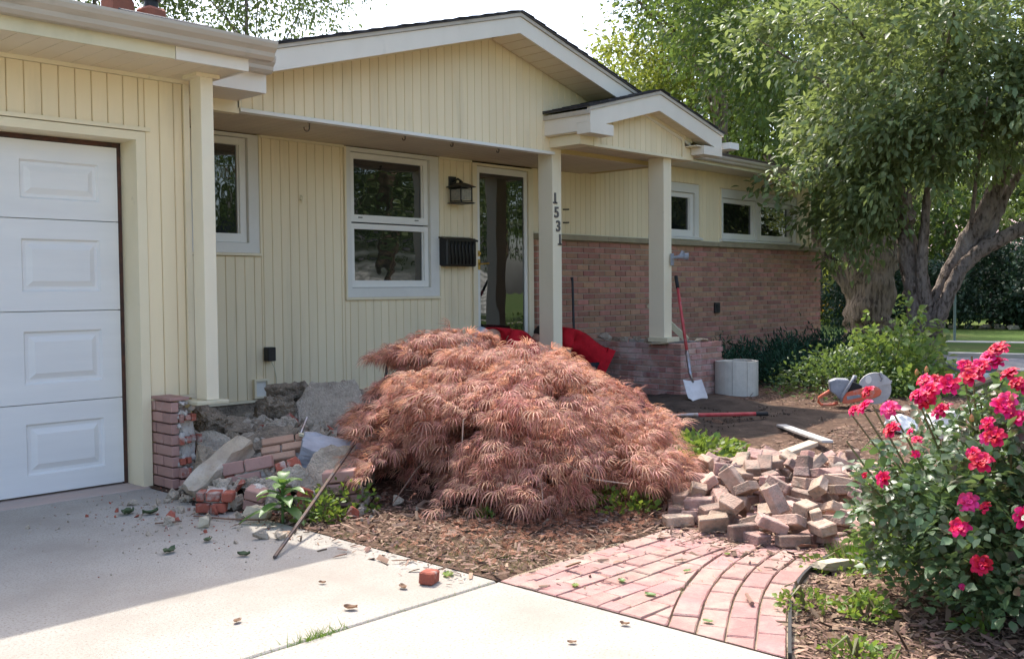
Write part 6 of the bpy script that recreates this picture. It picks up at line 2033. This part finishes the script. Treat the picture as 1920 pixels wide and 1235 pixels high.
# leaf clusters removed along the sun rays so that light reaches the fork
sunv = np.array(sv)
for pnt in (Lc(-.25, 1.9), Lc(.4, 1.5), Lc(.6, 1.9), Lc(.1, 1.0), Lc(-.05, 1.4)):
    rel = cl - pnt; tt = rel @ sunv
    dist = np.linalg.norm(rel - tt[:, None] * sunv, axis=1)
    cl = cl[~((tt > 0) & (dist < .34))]
ex = []
def spray_line(a, b, n_, sp_):
    for i in range(n_):
        t_ = (i + q.uniform(0, 1)) / n_
        ex.append(np.array(a) * (1 - t_) + np.array(b) * t_ + q.normal(0, sp_, 3))
spray_line(Lc(-.7, 2.75, -.9), Lc(-1.85, 2.42, -1.2), 16, .05); spray_line(Lc(-1.3, 2.5, -1.1), Lc(-1.72, 2.18, -1.2), 6, .04)
spray_line(Lc(-.9, 2.2, -.4), Lc(-1.5, 1.95, -.3), 12, .10); spray_line(Lc(-.5, 2.4, -.6), Lc(-.95, 1.78, -.6), 26, .14); spray_line(Lc(-.4, 2.3, -.5), Lc(-.75, 1.62, -.2), 24, .14); spray_line(Lc(-.9, 2.4, .5), Lc(-1.2, 1.5, .8), 20, .15)
spray_line(Lc(1.3, 2.5, -.8), Lc(1.7, 2.0, -.8), 12, .14); spray_line(Lc(-1.0, 4.2, -1.2), Lc(-2.2, 4.35, -1.1), 26, .14); spray_line(Lc(-1.2, 4.6, -1), Lc(-2.25, 4.0, -.9), 14, .12)
cl = np.vstack([cl, np.array(ex)])
crown(cb, cl, 18, .12, .118, LCRAB, 62, LEAF4, droop=.30, jit=.42, width=.9, out_c=C0)
for (a, b) in ((Lc(-.36, 2.7), Lc(-1.8, 2.40, -1.2)), (Lc(-.38, 2.9), Lc(-1.9, 4.2, -1.0)), (Lc(.98, 3.0), Lc(2.2, 3.4, -.8)), (Lc(.1, 3.3, -.5), Lc(.4, 4.6, -1.8)), (Lc(-.36, 3.6), Lc(-1.0, 4.4, -1.5)), (Lc(-.2, 1.9), Lc(-.85, 1.9, -.5)), (Lc(.5, 1.8), Lc(.6, 3.2, -1.6))):
    mid = (a + b) / 2 + np.array([0, 0, .15])
    limb(cb, [a, mid, b], [.035, .022, .008], BARK, 'branch', 6)

# old thick trunk across the side street with dark crown
ok = empty('oak_tree', (21.5, 9.6, 0), 'massive old tree with broad flaring trunk and dark hanging crown across the street', 'tree')
Lo = local((21.5, 9.6, 0), (.408, -.913))
limb(ok, [Lo(0, -.3), Lo(.02, .12), Lo(0, .6), Lo(.02, 1.4), Lo(.05, 2.3), Lo(.15, 4.2), Lo(.3, 7)], [.78, .60, .50, .50, .56, .40, .25], BARKB, 'trunk', 12)
limb(ok, [Lo(-.1, .7, -.1), Lo(-.52, 1.35, -.1), Lo(-.92, 1.9), Lo(-1.25, 2.5), Lo(-2.2, 4.2)], [.18, .15, .13, .11, .08], BARKB)
limb(ok, [Lo(-.2, 1.4, -.2), Lo(-.6, 2.1, -.2), Lo(-.9, 2.7, -.2), Lo(-1.6, 4.6, -.3)], [.2, .13, .10, .07], BARKB)
limb(ok, [Lo(.3, 2.2), Lo(1.0, 3.6), Lo(2.2, 5.5)], [.3, .22, .12], BARKB)
q = np.random.default_rng(71)
cl = blob(q, Lo(-.9, 8.0), (4.2, 4.0, 4.2), 900, lo=-.8, thresh=-.12, freq=.6)
ul = (cl - np.array([21.5, 9.6, 0])) @ np.array([.408, -.913, 0])
cl = cl[cl[:, 2] > np.where(ul < -2.4, 5.4, 3.3)]
ex = []
for (u_, z0, z1) in ((-3.1, 7.4, 5.2), (-2.7, 7.2, 4.6), (-2.2, 6.4, 3.8), (-1.6, 6, 3.2), (-.9, 5.4, 3.0), (-.3, 5, 2.6), (.4, 5, 2.6), (-1.2, 3.6, 2.4), (-.7, 3.2, 2.1), (1.2, 5, 2.8)):
    for w in (-1.6, -.4, .9):
        spray_line(Lo(u_ + q.normal(0, .2), z0, w), Lo(u_ + q.normal(0, .3), z1 + q.uniform(0, .5), w), 9, .18)
cl = np.vstack([cl, np.array(ex)])
crown(ok, cl, 26, .30, .15, LOAK, 72, LEAF2, droop=.5, jit=.6, width=1.0, out_c=Lo(-.5, 7.5))

def simple_tree(label, base, h, cc, cr, ncl, nper, sp_, leaf, mat, seed, bark=BARKB, tr=.22, thresh=-.1, freq=.55, lo=-.9, name='tree', droop=.3, group=None, limbs=5, extra=None):
    t = empty(name, base, label, 'tree', group)
    q = np.random.default_rng(seed)
    b = np.array(base, float)
    limb(t, [b + (0, 0, -.3), b + (.05, .02, h * .35), b + (-.05, .05, h * .7), b + (0.05, 0, h)], [tr * 1.3, tr, tr * .75, tr * .3], bark, 'trunk')
    cl = blob(q, cc, cr, ncl, lo=lo, thresh=thresh, freq=freq)
    if extra is not None: cl = np.vstack([cl, extra])
    for k in range(limbs):
        e = cl[q.integers(0, len(cl))]; s_ = b + np.array([0, 0, h * q.uniform(.45, .8)])
        limb(t, [s_, (s_ + e) / 2 + np.array([0, 0, .2]), e], [tr * .4, tr * .25, tr * .08], bark, 'branch', 6)
    crown(t, cl, nper, sp_, leaf, mat, seed + 1, LEAF2, droop=droop, out_c=cc)
    return t
# sunlit crowns behind the right wing
simple_tree('sunlit yellow-green tree rising behind the right wing roof', (27.6, 18.2, 0), 9, (27.6, 18.2, 7.6), (3.3, 3.3, 2.9), 560, 26, .30, .17, LBRIGHT, 81)
simple_tree('taller green tree behind the yellow-green one, its crown leaving the top of view', (25.2, 15.6, 0), 11, (24.6, 15.6, 10.4), (3.1, 3.1, 2.6), 520, 26, .32, .15, LOAK, 83, thresh=-.15)
simple_tree('mid-green tree between the dark hanging crown and the yellow-green tree', (30.0, 15.2, 0), 8, (29.8, 15.4, 7.4), (3.4, 3.4, 3.6), 560, 26, .34, .18, LBIRCH, 85)
simple_tree('small far tree peeping over the right slope of the porch gable', (35.0, 27.5, 0), 10, (35.0, 27.5, 9.0), (2.3, 2.3, 2.5), 230, 26, .30, .2, LBRIGHT, 87)
# birches behind the house at the upper left
q = np.random.default_rng(91)
ex = []
for i in range(26):
    a = np.array([12.6 + q.normal(0, 1.5), 20 + q.normal(0, 1.2), q.uniform(7.4, 10)]); spray_line(a, a + np.array([q.normal(0, .3), q.normal(0, .3), -q.uniform(.8, 1.9)]), 7, .09)
simple_tree('airy birch with drooping twigs behind the house, right of the chimney', (12.6, 20.0, 0), 10, (12.6, 20.0, 8.8), (2.9, 2.9, 2.2), 400, 22, .24, .105, LBIRCH, 93, bark=BARK, tr=.06, thresh=-.05, freq=.8, droop=.6, extra=np.array(ex))
ex = []
simple_tree('leafier tree behind the garage roof beside the chimney', (9.4, 20.6, 0), 9, (9.4, 20.8, 8.4), (2.2, 2.2, 2.6), 420, 22, .24, .11, LBIRCH, 95, bark=BARK, tr=.07, thresh=-.1, freq=.8)
simple_tree('tall tree filling the top left corner behind the garage', (6.6, 21.0, 0), 10, (6.4, 21.4, 9.4), (2.8, 2.4, 2.6), 300, 22, .28, .12, LOAK, 97, bark=BARK, tr=.08)

# hedge, shrubs and dark trees beyond the side street
def far_shrub(label, c, r_, n, leaf, mat, seed, name='shrub', cat='shrub', group=None):
    t = empty(name, (c[0], c[1], 0), label, cat, group)
    q = np.random.default_rng(seed)
    cl = blob(q, c, r_, n, lo=-.6, thresh=-.25, freq=.9, beta=(4, .8))
    cl[:, 2] = np.maximum(cl[:, 2], .1)
    crown(t, cl, 24, .17, leaf, mat, seed, LEAF2, droop=.2, out_c=c)
    b = MB(); b.tube([(c[0], c[1], -.1), (c[0], c[1], c[2])], [.07, .03], 6); b.build('stem', BARKB, t)
far_shrub('dark rounded hedge bush behind the street sign', (30.2, 9.9, 1.0), (1.9, 1.9, 1.35), 520, .14, LHEDGE, 101)
far_shrub('long dark hedge bush right of the sign', (30.9, 7.6, .95), (1.9, 2.2, 1.35), 560, .14, LHEDGE, 103)
far_shrub('dark bush under the crabapple fork', (29.6, 12.6, .8), (1.7, 1.7, 1.3), 420, .14, LHEDGE, 105)
far_shrub('pale green bush in the gap beside the house corner', (31.5, 15.6, .9), (1.5, 1.5, 1.0), 320, .13, LBRIGHT, 107)
far_shrub('dark low bush behind the yellow flowers', (34, 18.2, 1.2), (2.4, 2.4, 1.7), 420, .16, LHEDGE, 109)
fb = empty('flower_bed', (30.2, 15.2, 0), 'bed of yellow flowers across the lawn beyond the house corner', 'flower bed')
q = np.random.default_rng(111)
p = np.stack([q.normal(30.0, .6, 700), q.normal(15.0, .9, 700), q.uniform(.05, .5, 700)], -1)
V1, F1 = leaf_cloud(p, q.normal(0, 1, (700, 3)), .13, g=q); o_ = np.array(WL[fb.name]); tag(link('foliage', np_mesh('foliage', V1 - o_, F1), LIVY, fb, o_), kind='stuff')
p = np.stack([q.normal(30.0, .5, 200), q.normal(15.0, .8, 200), q.uniform(.45, .75, 200)], -1)
V1, F1 = leaf_cloud(p, q.normal(0, 1, (200, 3)), .10, g=q); tag(link('flowers', np_mesh('flowers', V1 - o_, F1), YFLOW, fb, o_), kind='stuff')
for i, (x, y, h, r_, mt, lab) in enumerate(((40, 8.0, 6.5, 4.2, LOAK, 'dark broad tree behind the hedge at the far right'), (41, 15, 7, 4.5, LOAK, 'dark broad tree behind the crabapple trunk'), (40, 21.5, 7, 4.2, LOAK, 'dark broad tree beyond the house corner'), (44, 2.0, 7, 4.5, LOAK, 'dark tree at the far right edge behind the roses'))):
    simple_tree(lab, (x, y, 0), h, (x, y, h * .62), (r_, r_, h * .55), 520, 24, .42, .26, mt, 121 + i * 2, thresh=-.3, lo=-.9)
# distant woods closing the view, one mass
q = np.random.default_rng(141)
cl = []
for a in np.linspace(R(44), R(80), 60):
    for k in range(24):
        rr = q.uniform(58, 66); cl.append((rr * math.sin(a + q.normal(0, .01)), rr * math.cos(a + q.normal(0, .01)), q.uniform(.3, 8.0 + 2 * math.sin(a * 21))))
cl = np.array(cl); k = np.repeat(np.arange(len(cl)), 14)
p = cl[k] + q.normal(0, .7, (len(k), 3))
V1, F1 = leaf_cloud(p, q.normal(0, 1, (len(k), 3)), .5, g=q)
tag(link('woods', np_mesh('woods', V1, F1), LOAK), 'distant band of woods closing the view', 'woods', kind='stuff')
# edging stones of the far bed
for i in range(11):
    x, y = 29.2 + q.normal(0, .1), 10.6 - i * .42
    rock('edging_rock', (x, y, .05), (.3, .3, .2), (0, 0, q.uniform(0, 90)), 400 + i, LIME, 'pale edging stone along the foot of the far hedge', 'rock', 1, .05, group='edging stones along the far hedge')
# street sign
sg_ = empty('street_sign', (22.45, 8.1, 0), 'small white parking sign on a thin green post by the side street', 'sign')
MB().tube([(22.45, 8.1, 0), (22.45, 8.1, 1.66)], .028, 8).build('sign_post', mk('sign_post_green', (.16, .22, .19), .6), sg_)
rz_ = R(-20); M3 = Euler((0, 0, R(-70) + R(180))).to_matrix()
n_ = Vector((-.94, -.34, 0)); s_ = Vector((.34, -.94, 0))
b = MB(); c = Vector((22.45, 8.1, 1.48)) + n_ * .035
def signbox(c, w, h, t_):
    q_ = []
    for dn in (0, t_):
        for (a, e) in ((-1, -1), (1, -1), (1, 1), (-1, 1)): q_.append(tuple(c + s_ * (a * w / 2) + Vector((0, 0, e * h / 2)) + n_ * dn))
    b = MB(); b.v = q_; b.f = [(3, 2, 1, 0), (4, 5, 6, 7), (0, 1, 5, 4), (1, 2, 6, 5), (2, 3, 7, 6), (3, 0, 4, 7)]
    return b
pn = signbox(c, .20, .30, .006).build('sign_panel', WHITE, sg_)
b = MB()
for (dx, dz, w, h) in ((-.03, .07, .08, .018), (-.03, .10, .02, .06), (.03, .09, .02, .07), (0, .05, .11, .014), (0, -.04, .13, .022), (0, -.09, .12, .018)):
    bb_ = signbox(c + s_ * dx + Vector((0, 0, dz)) + n_ * .0065, w, h, .002); k = len(b.v); b.v += bb_.v; b.f += [tuple(k + i for i in f) for f in bb_.f]
b.build('sign_marks', DARK, pn)
# far house with a pinkish roof
hs = empty('far_house', (48, 15, 0), 'distant house with dull pink roof glimpsed at the right edge', 'house')
MB().box(46, 53, 9, 18, 0, 2.7).build('wall', LAP, hs)
MB().prism_y([(45.5, 2.7), (53.5, 2.7), (49.5, 4.3)], 8.6, 18.4).build('roof', PINKR, hs)
for yy in (10.5, 13.0, 15.5):
    wf = MB().box(45.96, 46.0, yy, yy + 1.1, 1.0, 2.1).build('window', SASH, hs); MB().box(45.94, 45.955, yy + .07, yy + 1.03, 1.07, 2.03).build('pane', PANE, wf)

# across the street in front: only seen mirrored in the panes
for i, (x, y, h, r_, mt, lab) in enumerate(((17.5, -6.0, 8, 3.4, LBIRCH, 'green tree mirrored in the big porch window'), (22.5, -9.5, 8.5, 3.8, LOAK, 'dark tree mirrored in the storm door'), (28, -3.5, 7.5, 3.6, LBRIGHT, 'sunny tree mirrored in the wing windows'),
                                      (30, -14, 9, 4.5, LOAK, 'broad dark tree mirrored behind the others'), (15.0, -13.5, 9, 4.2, LOAK, 'dark tree mirrored at the left of the big window'), (36, -8, 8, 4.5, LOAK, 'farther dark tree mirrored in the wing windows'))):
    simple_tree(lab, (x, y, 0), h, (x, y, h * .66), (r_, r_, h * .42), 330, 22, .38, .24, mt, 161 + i * 2, thresh=-.2)
gh = empty('white_house', (24, -19, 0), 'white lap-sided house mirrored low in the storm door glass', 'house')
MB().box(22, 34, -24, -18, 0, 3.0).build('wall', LAP, gh)
for k in range(14):
    MB().prism_x([(-17.98, .1 + k * .2), (-17.96, .1 + k * .2), (-17.99, .3 + k * .2)], 22, 34).build('siding_board', LAP, gh)
MB().prism_x([(-24.6, 3.0), (-17.4, 3.0), (-21, 5.2)], 21.5, 34.5).build('roof', SHINGLE, gh)
